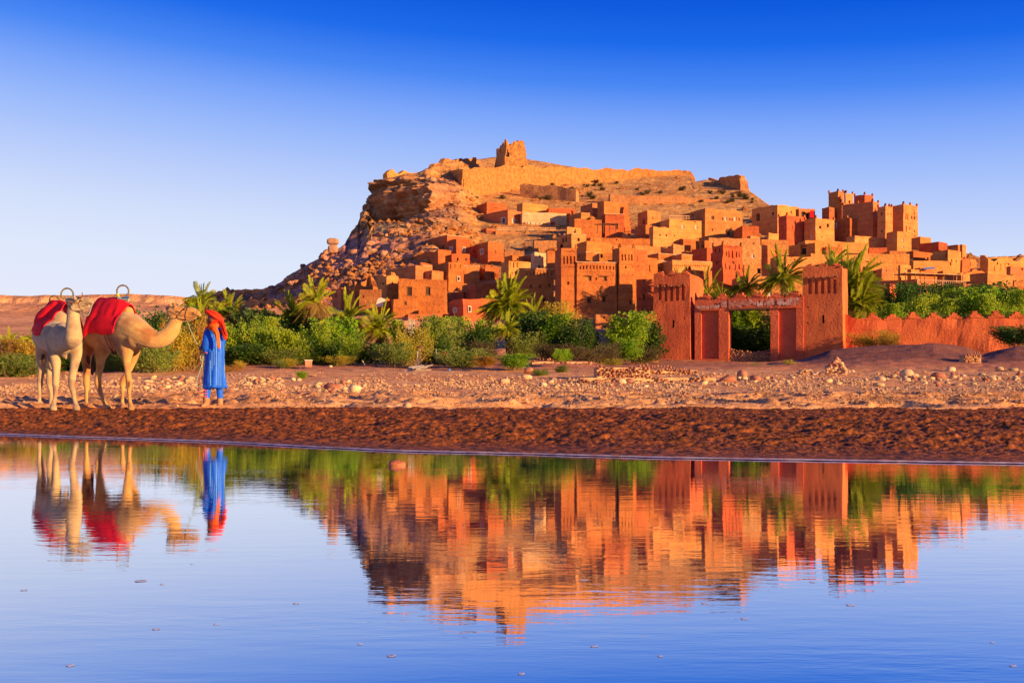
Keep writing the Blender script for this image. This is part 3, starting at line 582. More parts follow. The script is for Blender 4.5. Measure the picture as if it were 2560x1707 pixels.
# ---------------- the houses ----------------
h=house
T=[
# upper left terrace
('A',1160,1258,1440,693,800,'brick red room standing above the long shaded house at the upper left',[(1345,748,40,6,'n')],dict(m='red',Y=190)),
('A',1122,1455,1585,762,1010,'long shaded house with a white framed window below the brick red room',[(1415,865,34,48,'w'),(1510,865,34,50,'g'),(1165,1000,22,34,'n')],dict(m='brown',a=42,Y=181)),
('A',1588,1592,2000,785,932,'pale house with a row of bright white arched windows over the terrace',[(1630,897,22,48,'g'),(1660,897,22,48,'g'),(1710,902,22,44,'g'),(1740,902,22,44,'g'),(1790,908,16,36,'a'),(1812,908,16,36,'a'),(1875,902,44,52,'R')],dict(m='cream',a=12,Y=181)),
('A',1540,1592,1830,698,790,'plain upper room on top of the pale house with arched windows',[],dict(m='orange',Y=186)),
('A',1832,1836,2080,747,860,'low red roof block right of the pale arched windows',[(2050,800,20,50,'n')],dict(m='red',Y=186,a=10)),
('A',1250,1342,1912,962,1050,'rubble retaining terrace with railings under the pale house',[],dict(m='stone',Y=172,a=24,name='terrace',cat='terrace',rag=.2)),
('A',695,888,1080,1003,1150,'dark red house with two small windows on the bare slope at the left',[(748,1118,20,34,'b'),(852,1108,20,38,'b')],dict(m='red',a=34,Y=151,cop=True)),
('A',887,975,1100,1035,1205,'red and orange house with a white framed window beside the dark red one',[(930,1130,20,34,'w'),(1042,1135,20,36,'w')],dict(m='red',a=34,Y=146)),
('A',1090,1170,1200,1092,1220,'narrow recessed house with one tiny window between two orange houses',[(1137,1152,14,18,'b')],dict(m='red',a=34,Y=149)),
('A',1170,1270,1415,1062,1230,'orange house with a small pale window frame above the arcaded kasbah roofs',[(1215,1155,22,44,'w'),(1330,1160,30,34,'s')],dict(m='orange',a=34,Y=144)),
('A',603,805,925,1138,1240,'low red house with a broken stepped wall at the left edge of the town',[],dict(m='red',a=34,Y=141,rag=.35)),
('A',925,930,1100,1172,1300,'plain red wall with two small dark windows below the orange houses',[(985,1222,16,26,'d'),(1062,1228,18,26,'b')],dict(m='red',a=14,Y=141)),
('A',590,640,750,1238,1275,'crumbling knee high wall left of the tall orange house',[],dict(m='orange',Y=137,ruin=.6,name='ruined_house')),
('A',745,900,1043,1248,1440,'tall house with a bright right face and white framed window at its foot',[(990,1408,22,36,'w'),(728,1385,14,26,'d'),(918,1290,6,40,'n'),(960,1290,6,34,'n'),(1010,1290,6,34,'n'),(850,1400,20,30,'w')],dict(m='orange',a=32,Y=128,rag=.2)),
('A',1040,1046,1190,1288,1440,'blank lit house adjoining the tall bright faced house',[],dict(m='orange',a=12,Y=130,cop=True)),
('A',315,660,745,1285,1350,'long low shaded house with a white edged roof at the left',[(590,1320,10,24,'n')],dict(m='brown',a=46,Y=132,cop=True)),
('A',430,745,750,1330,1420,'shaded rear wall in front of the long low house',[(728,1385,12,26,'d'),(470,1370,10,10,'d')],dict(m='brown',a=46,Y=127)),
('A',243,322,435,1337,1590,'bright square tower house with one small window and a curved broken top',[(375,1437,18,28,'d'),(290,1437,14,26,'b')],dict(m='orange',a=34,Y=116,rag=.5,ruin=.6)),
('A',430,436,888,1412,1640,'wide lit house with a lattice window and a wooden door window',[(535,1525,50,88,'x'),(710,1522,44,86,'b'),(470,1440,4,24,'n'),(560,1440,4,24,'n'),(640,1440,4,24,'n'),(760,1440,4,24,'n')],dict(m='orange',a=8,Y=113,rag=.2)),
('E',1385,1445,1660,487,905,'broken tower house with a tall dark doorway at the left end of the town',[(1533,575,22,62,'D'),(1470,650,14,40,'n'),(1413,590,8,20,'d')],dict(m='orange',a=30,Y=119,ruin=3.2,rag=.4)),
('E',1235,1318,1392,598,840,'low shaded house at the very left end of the town behind the palms',[(1268,668,14,34,'d')],dict(m='brown',Y=122)),
('E',1480,1488,1690,612,905,'plain wall in shade below the broken tower house',[(1525,675,14,24,'n')],dict(m='brown',a=-6,Y=114)),
('E',1635,1650,1770,690,930,'half ruined corner house with white plaster left on its top',[(1780,790,18,34,'d'),(1700,880,10,30,'n')],dict(m='orange',a=16,Y=110,ruin=2.2,rag=.4)),
('E',1762,1806,2040,697,905,'small low lit house with one square window left of the arched gateway wall',[(1915,735,22,32,'b'),(1778,790,16,36,'b')],dict(m='orange',a=14,Y=108)),
('F',-10,0,390,765,930,'long low wall pierced by a dark arched gateway above the bushes',[(345,842,74,150,'A')],dict(m='brown',a=8,Y=105,name='gateway_wall',cat='wall')),
('F',375,512,682,622,950,'rough plastered house with a square window right of the arched gateway',[(447,730,18,36,'w'),(568,718,28,44,'w')],dict(m='red',a=30,Y=104,rag=.3,roughn=.15)),
('F',676,684,875,620,950,'blank orange house face behind the big palm',[],dict(m='orange',a=10,Y=107)),
('F',505,620,875,475,640,'plain brown house above the rough plastered house',[(700,520,8,40,'n')],dict(m='brown',a=26,Y=117)),
('F',310,505,515,557,700,'low brown roof wall left of the plain brown house',[],dict(m='brown',a=44,Y=119)),
('F',862,868,1028,440,600,'low brown roof room right behind the crown of the big palm',[(895,470,14,20,'w')],dict(m='brown',a=10,Y=115,cop=True)),
('F',665,722,850,290,470,'arcaded house with a collapsed upper floor left of the niche tower',[(780,388,10,40,'n'),(800,388,10,40,'n'),(820,388,10,40,'n'),(840,388,10,40,'n'),(715,400,8,30,'n')],dict(m='orange',Y=131,rag=.4,ruin=.8)),
('F',870,940,1145,270,460,'house with three tall curved niches left of the kasbah towers',[(950,302,10,56,'n'),(985,302,10,56,'n'),(1018,302,10,56,'n'),(1110,400,8,20,'n'),(975,385,8,20,'d')],dict(m='orange',Y=126,rag=.2)),
('F',1038,1044,1360,345,830,'tall wall with a row of curved niches and small windows left of the kasbah',[(1107+i*33,392,9,34,'n') for i in range(8)]+[(1147,503,16,26,'d'),(1235,507,16,26,'d'),(1322,500,14,26,'d'),(1275,642,34,56,'b'),(1225,565,8,8,'n')],dict(m='orange',a=8,Y=113,rag=.15,cop=True)),
('F',1150,1182,1385,192,345,'pale house with an arched red window above the niched wall',[(1228,325,28,30,'ab'),(1232,228,16,22,'d')],dict(m='cream',a=20,Y=140,rag=.2)),
('F',1290,1300,1425,178,350,'orange house wedged between the pale house and the left kasbah tower',[],dict(m='orange',a=10,Y=138)),
('F',1042,1150,1156,218,290,'small dark roof room left of the pale house with the arched window',[(1075,245,10,12,'d')],dict(m='brown',a=44,Y=143,cop=True)),
# above the kasbah
('A',1910,2050,2185,990,1130,'house with paired arched windows on its shaded side above the kasbah',[(1970,1047,18,44,'a'),(1998,1042,18,44,'a'),(2114,1042,22,32,'a')],dict(m='orange',a=30,Y=149,cop=True)),
('A',2180,2225,2330,1020,1160,'house with a slanting shadow line and a pale shutter next to the paired arches',[(2255,1060,12,50,'s')],dict(m='orange',a=26,Y=150)),
('A',2070,2078,2330,852,960,'blank orange garden wall with a ragged top above the paired arches house',[],dict(m='orange',a=8,Y=166,rag=.5)),
('A',2135,2140,2222,785,850,'tiny sunlit room beside a dark doorway above the ragged garden wall',[],dict(m='orange',Y=176)),
('A',2238,2245,2330,700,850,'small house in shade left of the lit block at the top centre',[],dict(m='brown',Y=180)),
('F',1575,1662,1785,190,260,'low house with a tiled looking edge just above the kasbah roof',[(1600,225,14,12,'d')],dict(m='orange',Y=133,cop=True)),
('F',1780,1786,1950,195,285,'flat roofed house with a dark opening between the kasbah towers',[(1800,222,36,36,'d'),(1890,270,50,14,'d')],dict(m='orange',Y=128,a=8)),
('F',1575,1668,1900,85,215,'broad plain house above the space between the kasbah towers',[(1720,70,10,30,'n')],dict(m='orange',Y=142)),
# centre top
('B',50,112,330,458,600,'big lit cube house at the top centre next to a ruined red pillar',[],dict(m='orange',Y=176)),
('B',262,300,350,472,700,'tall ruined red mud pillar left over from a fallen house',[],dict(m='red',Y=172,ruin=1.2,taper=.2,roughn=.5,name='ruined_pillar',cat='ruin')),
('B',118,124,300,580,735,'red orange house with a wooden door below the lit cube house',[(228,693,26,60,'bd')]+[(140+i*20,590,10,8,'n') for i in range(8)],dict(m='red',a=10,Y=168,cop=True)),
('B',427,517,640,547,690,'small house with two dark slots on its shaded side right of the ruined pillar',[(483,652,14,46,'d'),(450,600,6,40,'n'),(565,618,10,16,'d')],dict(m='orange',Y=173)),
('B',400,500,560,678,800,'low building with a red awning strip under the small slotted house',[],dict(m='orange',Y=164)),
('B',20,26,540,800,880,'long low terrace front under the pergola',[(230,820,10,20,'n')],dict(m='orange',a=6,Y=154)),
('B',532,572,742,697,860,'small square house with two dark roof drains at the corner of the big balcony house',[(635,772,14,12,'d'),(695,778,18,18,'d')],dict(m='orange',Y=160,rag=.25)),
('B',640,722,1060,625,800,'wide house with two pale windows below a white balcony rail',[(848,700,24,36,'g'),(972,700,24,36,'g'),(832,650,30,6,'n'),(955,650,30,6,'n'),(770,780,10,14,'n')],dict(m='orange',a=22,Y=165)),
('B',845,1056,1402,525,800,'largest plain house of the upper town with three pale windows and niches',[(1130,614,26,36,'b'),(1247,622,22,38,'g'),(1335,624,24,34,'g'),(1220,628,10,26,'n'),(1285,628,10,26,'n'),(1305,628,10,26,'n'),(1372,628,10,26,'n'),(1273,750,26,64,'bd'),(1123,728,14,22,'b'),(940,590,16,20,'d')],dict(m='orange',a=24,Y=167)),
('B',1495,1732,1930,490,750,'house with a large dark doorway on its shaded side near the skyline',[(1550,612,32,66,'D'),(1688,578,20,30,'d'),(1858,560,12,22,'n')],dict(m='orange',a=32,Y=172,rag=.35)),
('B',1925,1932,2082,530,640,'flat house with a red cloth hanging on its front near the skyline',[(1975,585,40,50,'d'),(2012,600,24,50,'d')],dict(m='orange',a=10,Y=174)),
('B',1740,1818,1985,590,830,'red towered house with a pair of bricked up windows',[(1868,703,18,30,'s'),(1909,708,18,30,'s'),(1780,700,16,26,'s'),(1788,780,26,40,'s')],dict(m='red',a=30,Y=163,merl=2.4)),
('C',265,370,545,390,610,'orange house with a balustrade and two dark square windows in its upper right',[(412,479,20,28,'d'),(483,463,22,34,'d'),(325,568,16,34,'g'),(428,568,10,12,'d')],dict(m='orange',a=30,Y=162,merl=3)),
('C',538,662,945,390,570,'broad blank house with roof finials below the great hilltop kasbah',[(556,467,20,36,'w'),(637,520,14,26,'b'),(812,522,10,22,'s')],dict(m='orange',a=24,Y=165,merl=3)),
# great kasbah
('C',490,580,632,142,300,'left tower of the great kasbah with small openings high on its front',[(607,232,14,30,'d'),(558,172,12,12,'g')],dict(m='orange',a=34,Y=178,merl=1.6,name='kasbah_tower',cat='tower',group='towers of the great kasbah')),
('C',636,650,720,158,290,'second tower of the great kasbah with two dark windows behind the first',[(645,200,14,50,'d'),(685,246,16,34,'d')],dict(m='orange',a=34,Y=176,merl=1.6,name='kasbah_tower',cat='tower',group='towers of the great kasbah')),
('C',730,828,906,172,320,'third tower of the great kasbah with a broad shaded red side',[],dict(m='red',a=36,Y=180,merl=1.5,name='kasbah_tower',cat='tower',group='towers of the great kasbah')),
('C',430,495,545,290,400,'low annex at the left foot of the great kasbah',[(505,320,10,10,'n')],dict(m='brown',Y=172)),
('C',540,616,765,250,340,'lower lit block in front of the first kasbah tower',[(700,285,8,8,'n')],dict(m='orange',Y=172)),
('C',620,905,960,236,540,'long shaded curtain wall of the great kasbah under its towers',[(930,450,14,40,'n')],dict(m='brown',a=46,Y=164,merl=2.5,name='kasbah_wall',cat='wall')),
('C',948,1022,1088,280,540,'slender tower with a small window right of the shaded curtain wall',[(987,350,16,24,'b'),(1045,352,8,22,'s'),(1073,352,8,22,'s'),(990,515,14,26,'b')],dict(m='orange',a=32,Y=160,merl=1.8,taper=.07,name='kasbah_tower',cat='tower',group='towers of the great kasbah')),
('C',1080,1086,1150,362,530,'narrow lit link block between the two right kasbah towers',[],dict(m='orange',Y=163,merl=1.8)),
('C',1052,1190,1322,262,640,'tallest right tower of the great kasbah with rows of small windows',[(1280,338,30,50,'s'),(1268,388,12,32,'b'),(1293,388,12,32,'b'),(1318,392,8,32,'b'),(1213,380,8,60,'n'),(1230,380,8,60,'n'),(1215,495,10,60,'s'),(1245,490,12,26,'s'),(1288,517,12,16,'b'),(1292,562,12,14,'b')],dict(m='orange',a=34,Y=161,merl=1.5,taper=.1,name='kasbah_tower',cat='tower',group='towers of the great kasbah')),
('C',1030,1132,1262,514,690,'lit block with two small bright windows at the foot of the tallest right tower',[(1183,597,16,22,'g'),(1186,662,16,18,'g')],dict(m='orange',Y=152)),
('C',655,737,1030,552,670,'long lit house with a shaded left end below the slender tower',[(900,606,22,10,'n')],dict(m='orange',Y=153,rag=.2)),
('C',200,272,865,602,745,'very wide low orange house in the middle right of the town',[(300,640,10,14,'n'),(590,650,10,10,'n')],dict(m='orange',a=14,Y=147,rag=.2)),
('C',860,868,1040,670,740,'red wall continuing right from the very wide low house',[],dict(m='red',Y=147,a=4)),
('C',120,364,462,626,745,'house with a wide dark opening in its shaded side right of the rubble terraces',[(255,690,52,90,'D'),(415,690,18,34,'s')],dict(m='orange',a=44,Y=143)),
# mid field left of it
('B',990,1092,1570,798,900,'long stone terrace house under the largest upper house',[(1507,855,16,14,'n')],dict(m='stone',a=10,Y=152,rag=.25)),
('B',755,852,992,812,910,'small stepped house on a rubble base below the balcony house',[(820,850,10,26,'n')],dict(m='orange',Y=152,rag=.3)),
('B',625,760,860,835,960,'shaded rubble ruin between two small houses',[],dict(m='stone',Y=149,ruin=1.0,rag=.5,name='ruined_house')),
('B',1000,1050,1092,825,900,'small open room with a dark doorway under the stone terrace',[(1040,870,40,50,'d')],dict(m='orange',Y=150)),
('B',-10,54,640,865,960,'wide low house behind the right kasbah tower top',[(230,870,10,20,'n')],dict(m='orange',a=14,Y=146,rag=.2)),
('B',495,620,830,950,1030,'house with a dotted cornice right of the right kasbah tower',[(650+i*16,985,8,10,'n') for i in range(11)],dict(m='orange',Y=139,cop=True)),
('B',832,838,935,958,1010,'small room with a dotted cornice beside the larger one',[(850+i*14,985,7,8,'n') for i in range(5)],dict(m='orange',Y=138,cop=True)),
('B',930,1070,1135,895,1030,'smooth red sided house just left of the carved red tower',[],dict(m='red',Y=140,a=36)),
('B',505,575,760,1018,1160,'house with a carved diamond frieze on its shaded side',[(590+i*18,1085,9,12,'n') for i in range(7)],dict(m='orange',Y=131,cop=True)),
('B',660,750,1125,1016,1160,'long house with a band of carved dots left of the carved red tower',[(770+i*18,1058,8,12,'n') for i in range(19)],dict(m='orange',a=18,Y=129,cop=True)),
('B',870,905,1125,1098,1180,'thin low wall with horned corners behind the left gate tower',[],dict(m='brown',Y=121,merl=4)),
# right of carved tower
('B',1392,1400,1580,870,1050,'square stone house with a bright window right of the carved red tower',[(1500,973,26,36,'g')],dict(m='stone',a=10,Y=138)),
('B',1575,1640,1740,862,1000,'ruined shaded room right of the square stone house',[(1735,900,8,20,'n')],dict(m='orange',Y=141,ruin=.8,rag=.4)),
('B',1415,1420,1670,1048,1180,'low wall with a ragged shadow at the foot of the square stone house',[(1560,1110,34,50,'d')],dict(m='orange',a=6,Y=127,rag=.3)),
('G',1290,1372,1720,150,360,'house with a decorated band under its roof behind the middle palm',[(1400+i*40,180,20,8,'n') for i in range(6)]+[(1350,215,26,60,'d')],dict(m='orange',a=16,Y=126,rag=.2)),
('G',1036,1042,1590,335,560,'smooth pale orange house seen over the gate wall with a tiny door canopy',[(1498,440,22,36,'b'),(1290,500,30,50,'g'),(1140,345,8,20,'n')],dict(m='tan',a=6,Y=112)),
('G',1660,1668,2330,128,360,'long smooth bright wall behind the right gate tower',[(2190,195,60,8,'n'),(2130,210,10,10,'n')],dict(m='tan',a=8,Y=128)),
('C',780,790,1245,722,850,'long bright house wall above the olive trees at the right',[(850,800,40,10,'n')],dict(m='tan',a=8,Y=126)),
('C',820,830,985,845,960,'small bright house at the edge of the trees with a dark doorway',[],dict(m='tan',Y=117)),
('C',980,986,1090,862,950,'shaded house with one pale window beside the small bright house',[(1028,880,16,16,'g')],dict(m='brown',a=4,Y=116)),
# right slope
('C',1340,1346,1448,568,620,'topmost little room on the right shoulder below the tallest tower',[],dict(m='orange',Y=158)),
('C',1335,1520,1602,612,680,'low house with a long shaded side on the right shoulder of the hill',[],dict(m='red',a=42,Y=152)),
('C',1598,1698,1716,642,720,'house with an open shaded porch high on the right shoulder',[(1650,665,70,26,'d')],dict(m='orange',a=44,Y=149)),
('C',1712,1740,1775,640,730,'small round cornered tower at the right end of the ridge',[],dict(m='orange',a=34,Y=150,name='tower_house')),
('C',1215,1282,1465,700,790,'red orange house with a small niche in the middle of the right slope',[(1418,768,16,22,'a'),(1330,768,60,10,'d')],dict(m='orange',Y=138)),
('C',1462,1606,1728,688,900,'tall red orange house with three dark window slots on the right slope',[(1642,790,12,26,'d'),(1683,796,10,24,'d'),(1600,730,30,60,'n')],dict(m='orange',a=36,Y=134)),
('C',1205,1285,1645,783,885,'wide house with a stepped ruined end below the tall red orange house',[(1630,810,12,50,'n')],dict(m='orange',a=16,Y=129,rag=.25)),
('C',1290,1350,1510,860,930,'small house with a tilted solar panel on its roof above the terrace restaurant',[],dict(m='orange',Y=120)),
('C',1710,1718,1870,730,840,'ruined house with gaping shadows right of the tall red orange house',[(1790,790,60,40,'d')],dict(m='orange',Y=141,ruin=1.2,rag=.5,name='ruined_house')),
('C',1727,1740,1812,765,880,'leaning remnant of a corner wall among the right hand ruins',[],dict(m='red',Y=131,ruin=2.2,rag=.5,name='ruined_house',taper=.2)),
('C',1905,1980,2330,733,905,'large ruined kasbah with black openings at the far right',[(2068,790,14,32,'d'),(2168,816,12,20,'d'),(2040,830,6,60,'n'),(2100,840,6,60,'n'),(2140,840,6,60,'n'),(2200,850,6,60,'n'),(1890,780,30,50,'d')],dict(m='orange',a=22,Y=134,ruin=1.2,rag=.5)),
('C',1760,1830,1985,858,960,'collapsed pale rubble house left of the large ruined kasbah',[],dict(m='orange',Y=123,ruin=1.2,rag=.6,name='ruined_house')),
('C',2150,2190,2400,838,925,'house with a slanting dark roof edge at the right edge of the picture',[(2290,870,30,20,'n')],dict(m='brown',Y=124)),
('C',1810,1976,2235,905,1050,'house with two small dark windows at the edge of the trees on the right',[(1927,1003,14,30,'d'),(2033,1000,16,18,'d'),(2148,1000,16,20,'g')],dict(m='orange',a=34,Y=115,rag=.35)),
('C',2215,2225,2480,935,1060,'low ruined wall at the far right edge of the town',[(2270,965,70,8,'d')],dict(m='orange',a=6,Y=114,ruin=.6,rag=.4,name='ruined_house')),
('C',1845,1990,2420,1020,1095,'lowest long house half hidden by trees at the far right',[(1960,1058,40,16,'n')],dict(m='orange',a=14,Y=110)),
('C',870,1322,1330,960,1100,'shaded house with a white framed window left of the terrace restaurant',[(1073,957,22,40,'W'),(1265,1035,12,20,'d'),(960,1000,10,44,'w')],dict(m='brown',a=50,Y=112)),
('C',1130,1390,1765,1012,1100,'terrace restaurant with arcaded ground floor in shade under its balcony',[(1450,1052,110,50,'d'),(1600,1052,110,50,'d'),(1710,1052,60,50,'d')],dict(m='brown',a=14,Y=111,name='restaurant',cat='restaurant')),
('C',1745,1752,1812,1005,1100,'small shaded annex on the right of the terrace restaurant',[(1795,1025,8,8,'w')],dict(m='brown',Y=110)),
('C',1050,1060,1125,1010,1100,'round cornered little house front among the trees',[(1085,1045,10,20,'n')],dict(m='red',Y=108)),
# kasbah surroundings
('G',40,88,200,362,720,'dark red shaded house between the right kasbah tower and the left gate tower',[(112,532,16,56,'d'),(75,552,12,26,'d')],dict(m='red',a=18,Y=106)),
('F',1742,1752,1920,770,985,'small square house with a window and a hatch at the foot of the kasbah',[(1828,800,20,22,'d'),(1836,897,36,50,'b'),(1772,888,20,6,'n')],dict(m='brown',a=8,Y=100)),
('F',1918,1926,2290,765,850,'low red wall running right from the small square house',[],dict(m='red',a=4,Y=102,name='garden_wall',cat='wall')),
('F',1270,1278,1745,772,930,'low shaded yard wall at the foot of the kasbah left of the small square house',[],dict(m='brown',a=4,Y=103,name='garden_wall',cat='wall')),
('F',2110,2116,2235,165,470,'tall pale block rising behind the right kasbah tower',[(2140,250,6,60,'n'),(2145,320,8,20,'n'),(2225,200,14,12,'d')],dict(m='orange',a=12,Y=118,taper=.05)),
('F',2215,2225,2330,240,430,'small house tucked behind the tall pale block',[(2245,340,30,60,'s')],dict(m='orange',Y=128)),
('G',-170,-160,205,440,640,'orange yard wall behind the dark red shaded house',[],dict(m='orange',Y=119,a=6)),
('E',620,700,830,772,900,'low mud house among the palms at the foot of the bare slope',[],dict(m='brown',Y=128)),
('E',480,520,620,800,900,'little reddish house hidden behind the palms at the far left of the oasis',[],dict(m='red',Y=132)),
# smaller rooms and walls between them
('B',1575,1580,1830,822,890,'low long wall at the foot of the red towered house',[],dict(m='orange',a=6,Y=154,rag=.3)),
('B',1400,1404,1558,688,745,'small red wall under the largest plain house',[],dict(m='red',a=6,Y=163,rag=.2)),
('B',1445,1480,1568,782,815,'low red hut with a shaded side in the dip right of the largest plain house',[],dict(m='brown',a=34,Y=156)),
('B',1630,1650,1742,755,812,'little square hut at the left foot of the red towered house',[],dict(m='orange',Y=157)),
('C',1140,1160,1262,832,900,'small box house at the left end of the wide house with the ruined step',[(1210,868,10,14,'d')],dict(m='orange',Y=124)),
('C',1225,1262,1340,868,925,'small hut wedged above the terrace restaurant at the left',[],dict(m='orange',Y=119)),
('C',1055,1062,1225,700,730,'thin shaded roof room above the long bright house wall',[],dict(m='brown',a=4,Y=145)),
('C',1500,1560,1700,885,925,'low ruined roof right behind the restaurant awning',[],dict(m='orange',Y=121,rag=.4)),
('C',1690,1730,1830,880,960,'ragged yard wall between the restaurant and the right hand ruins',[],dict(m='orange',Y=120,ruin=.6,rag=.4)),
('G',1036,1042,1292,238,345,'low lit wall with a ragged shadow right of the carved red tower',[(1190,275,30,40,'d')],dict(m='orange',a=6,Y=131,rag=.2)),
('A',1690,1702,1915,1042,1135,'rubble retaining wall in shade left of the paired arches house',[],dict(m='stone',a=10,Y=157,rag=.35,name='retaining_wall',cat='wall')),
('A',1418,1424,1610,1118,1200,'rubble retaining wall right of the orange house with the pale frame',[],dict(m='stone',a=8,Y=150,ruin=.7,rag=.4,name='retaining_wall',cat='wall')),
('A',1425,1500,1600,1185,1260,'small flat hut below the rubble retaining wall',[(1545,1225,12,20,'d')],dict(m='orange',Y=141)),
('A',1995,2010,2140,925,990,'small terrace room with a dark doorway left of the pergola',[(2080,962,20,40,'d')],dict(m='orange',Y=163)),
('B',-30,-15,120,600,725,'ragged orange wall joining the red orange house with the wooden door',[],dict(m='orange',a=8,Y=169,rag=.6)),
('B',285,330,405,712,800,'heap like ruined corner below the red mud pillar',[],dict(m='stone',Y=163,ruin=1.5,rag=.6,name='ruined_house')),
('B',835,880,942,925,985,'tiny cube room between the two dotted cornices',[],dict(m='orange',Y=143)),
('B',1135,1140,1230,815,870,'tiny roof room standing on the stone terrace house',[(1180,850,14,24,'d')],dict(m='orange',Y=153)),
('F',-30,70,225,308,445,'shaded lower house just left of the tall bright faced house',[(207,420,14,24,'d')],dict(m='brown',a=40,Y=127)),
('C',455,470,620,660,720,'small lit room in front of the very wide low house',[],dict(m='orange',a=10,Y=144)),
('C',1440,1470,1575,740,800,'small lit room left of the tall red orange house',[(1520,775,12,18,'d')],dict(m='orange',Y=137)),
('A',1200,1255,1345,935,1010,'low shaded annex at the left end of the rubble terrace',[],dict(m='brown',a=40,Y=173)),
]
for row in T:
    k=dict(row[8]) if len(row)>8 else {}
    h(*row[:7],row[7] if len(row)>7 else (),**k)
_p=[(1640,766),(1652,720),(1664,692),(1690,688),(1712,694),(1738,706),(1722,716),(1728,726),(1710,738),(1716,752),(1704,764),(1702,790),(1694,770),(1672,772)]
_q=[at(*cv('E',a_,b_),109.55) for a_,b_ in _p]; _c=np.mean(_q,0); _v=[tuple(np.array(q)-_c) for q in _q]+[tuple(np.array(q)-_c+[0,.25,0]) for q in _q]; _n=len(_p)
_hh=[o for o in bpy.data.objects if o.get('label','').startswith('half ruined corner house')][0]
_o=mesh('plaster_patch',_v,[tuple(range(_n))]+[(i,(i+1)%_n,_n+(i+1)%_n,_n+i) for i in range(_n)],M['whitewash'],_hh); _o.location=Vector(_c)-_hh.location
# the kasbah with its two towers
kr,g=house('F',1570,1576,1950,285,830,'tall orange kasbah between two tapering decorated towers, a palm shadow on its front',[(1607+i*31,330,12,34,'n') for i in range(11)]+[(1590+i*22,372,8,7,'n') for i in range(16)]+[(1698,437,28,44,'b'),(1843,437,28,44,'b'),(1756,437,12,26,'d'),(1692,636,38,54,'x'),(1832,628,38,56,'x'),(1598,400,8,14,'n'),(1915,398,8,14,'n')],a=8,Y=108,name='kasbah',cat='kasbah',cop=True,group=None,taper=0,L=9)
house('F',1380,1430,1575,150,830,'',[(1457,262,14,74,'n'),(1488,262,14,74,'n'),(1522,262,14,74,'n'),(1555,262,14,74,'n')]+[(1445+i*16,182,7,8,'n') for i in range(8)]+[(1445+i*16,322,7,7,'n') for i in range(8)]+[(1472,360,6,60,'n'),(1512,360,6,60,'n'),(1552,360,6,60,'n'),(1497,477,14,30,'d'),(1482,672,12,26,'d')],a=12,Y=107.9,root=kr,taper=.10,merl=1.4,L=2.6)
house('F',1930,1972,2115,146,830,'',[(1995+i*16,158,7,7,'n') for i in range(7)]+[(2000,235,12,60,'n'),(2030,235,12,60,'n'),(2062,235,12,60,'n'),(2090,235,12,60,'n')]+[(1990+i*16,302,7,7,'n') for i in range(8)]+[(2030,328,16,18,'d'),(2015,380,6,60,'n'),(2085,380,6,60,'n'),(2076,655,14,36,'d')],a=14,Y=108.35,root=kr,taper=.09,merl=1.4,L=2.2)
for (zx,zy) in ((1690,412),(1838,412),(1690,605),(1828,594)):
    px,py=cv('F',zx,zy); x,y,z=at(px,py,108.3); ux=math.cos(math.radians(8)); uy=math.sin(math.radians(8)); y=g['C'][1]+(x-g['C'][0])*math.tan(math.radians(8))-.02; 
    o=mesh('canopy',[(a_*ux+b_*uy,a_*uy-b_*ux,c_) for a_ in (-.46,.46) for b_,c_ in ((0,0),(.22,-.02),(.22,.03),(0,.05))],[(0,1,2,3),(4,5,6,7),(0,1,5,4),(1,2,6,5),(2,3,7,6),(3,0,4,7)],M['wood'],kr); o.location=(x-kr.location.x,y-kr.location.y,z-kr.location.z)
# carved red tower
house('G',752,850,1028,42,540,'carved dark red tower with deep pointed niches and horned corners left of the middle palm',[(905,130,12,60,'n'),(940,130,12,76,'n'),(975,130,12,60,'n'),(1000,130,10,60,'n'),(880,130,10,40,'n'),(940,210,18,22,'b'),(880,240,10,56,'n'),(915,260,10,40,'n'),(960,250,10,60,'n'),(995,250,10,50,'n'),(970,340,12,34,'d'),(780,90,12,40,'n'),(815,90,12,40,'n'),(795,210,16,26,'n')]+[(868+i*20,66,9,10,'n') for i in range(8)],m='red',a=30,Y=117,taper=.1,merl=2.2,name='carved_tower',cat='tower',group=None,rag=.25,roughn=.2)
# ---------------- gate towers, gate wall, crenellated wall ----------------
def G(x,y): return cv('G',x,y)
lt=[(262,490,30,146,'n'),(316,490,30,150,'n'),(370,490,30,152,'n'),(424,490,30,146,'n'),(477,490,30,146,'n'),(387,780,18,80,'D'),(262,742,14,14,'n'),(489,726,12,20,'n'),(282,580,12,12,'n')]
r1,_=house('G',202,541,664,318,1140,'left gate tower of rough red mud with five tall niches under a beam line',lt,a=65,m='gate',Y=80.2,taper=.055,rag=.35,ext=1,name='gate_tower',cat='tower',group='towers of the mud gate',roughn=.07,beams=('L',5,425))
rt=[(1662,436,32,138,'n'),(1719,434,32,138,'n'),(1776,434,32,138,'n'),(1834,432,32,136,'n'),(1892,430,32,136,'n'),(1784,740,22,76,'D'),(1646,627,13,16,'n'),(1645,772,13,13,'n'),(1925,602,12,20,'n')]
r2,_=house('G',1595,1960,2003,240,1135,'right gate tower of rough red mud beside the crenellated wall',rt,a=64,W=3.0,m='gate',Y=75.5,taper=.06,rag=.35,ext=1,name='gate_tower',cat='tower',group='towers of the mud gate',roughn=.07,beams=('L',5,340))
for rr,img,ytp,xa,xb,sd in ((r1,'G',312,205,540,1),(r2,'G',240,1600,1960,2)):   # worn crenels on the tower top
    pass
ga=math.radians(66); GC=np.array([(cv('G',1600,0)[0]-CX)/F*76.6,76.6]); GD=np.array([-math.sin(ga),math.cos(ga)]); GN=np.array([-math.cos(ga),-math.sin(ga)])
def gt(zx):
    u=(cv('G',zx,0)[0]-CX)/F; return (GC[0]-u*GC[1])/(math.sin(ga)+u*math.cos(ga))
def gY(zx): return GC[1]+gt(zx)*GD[1]
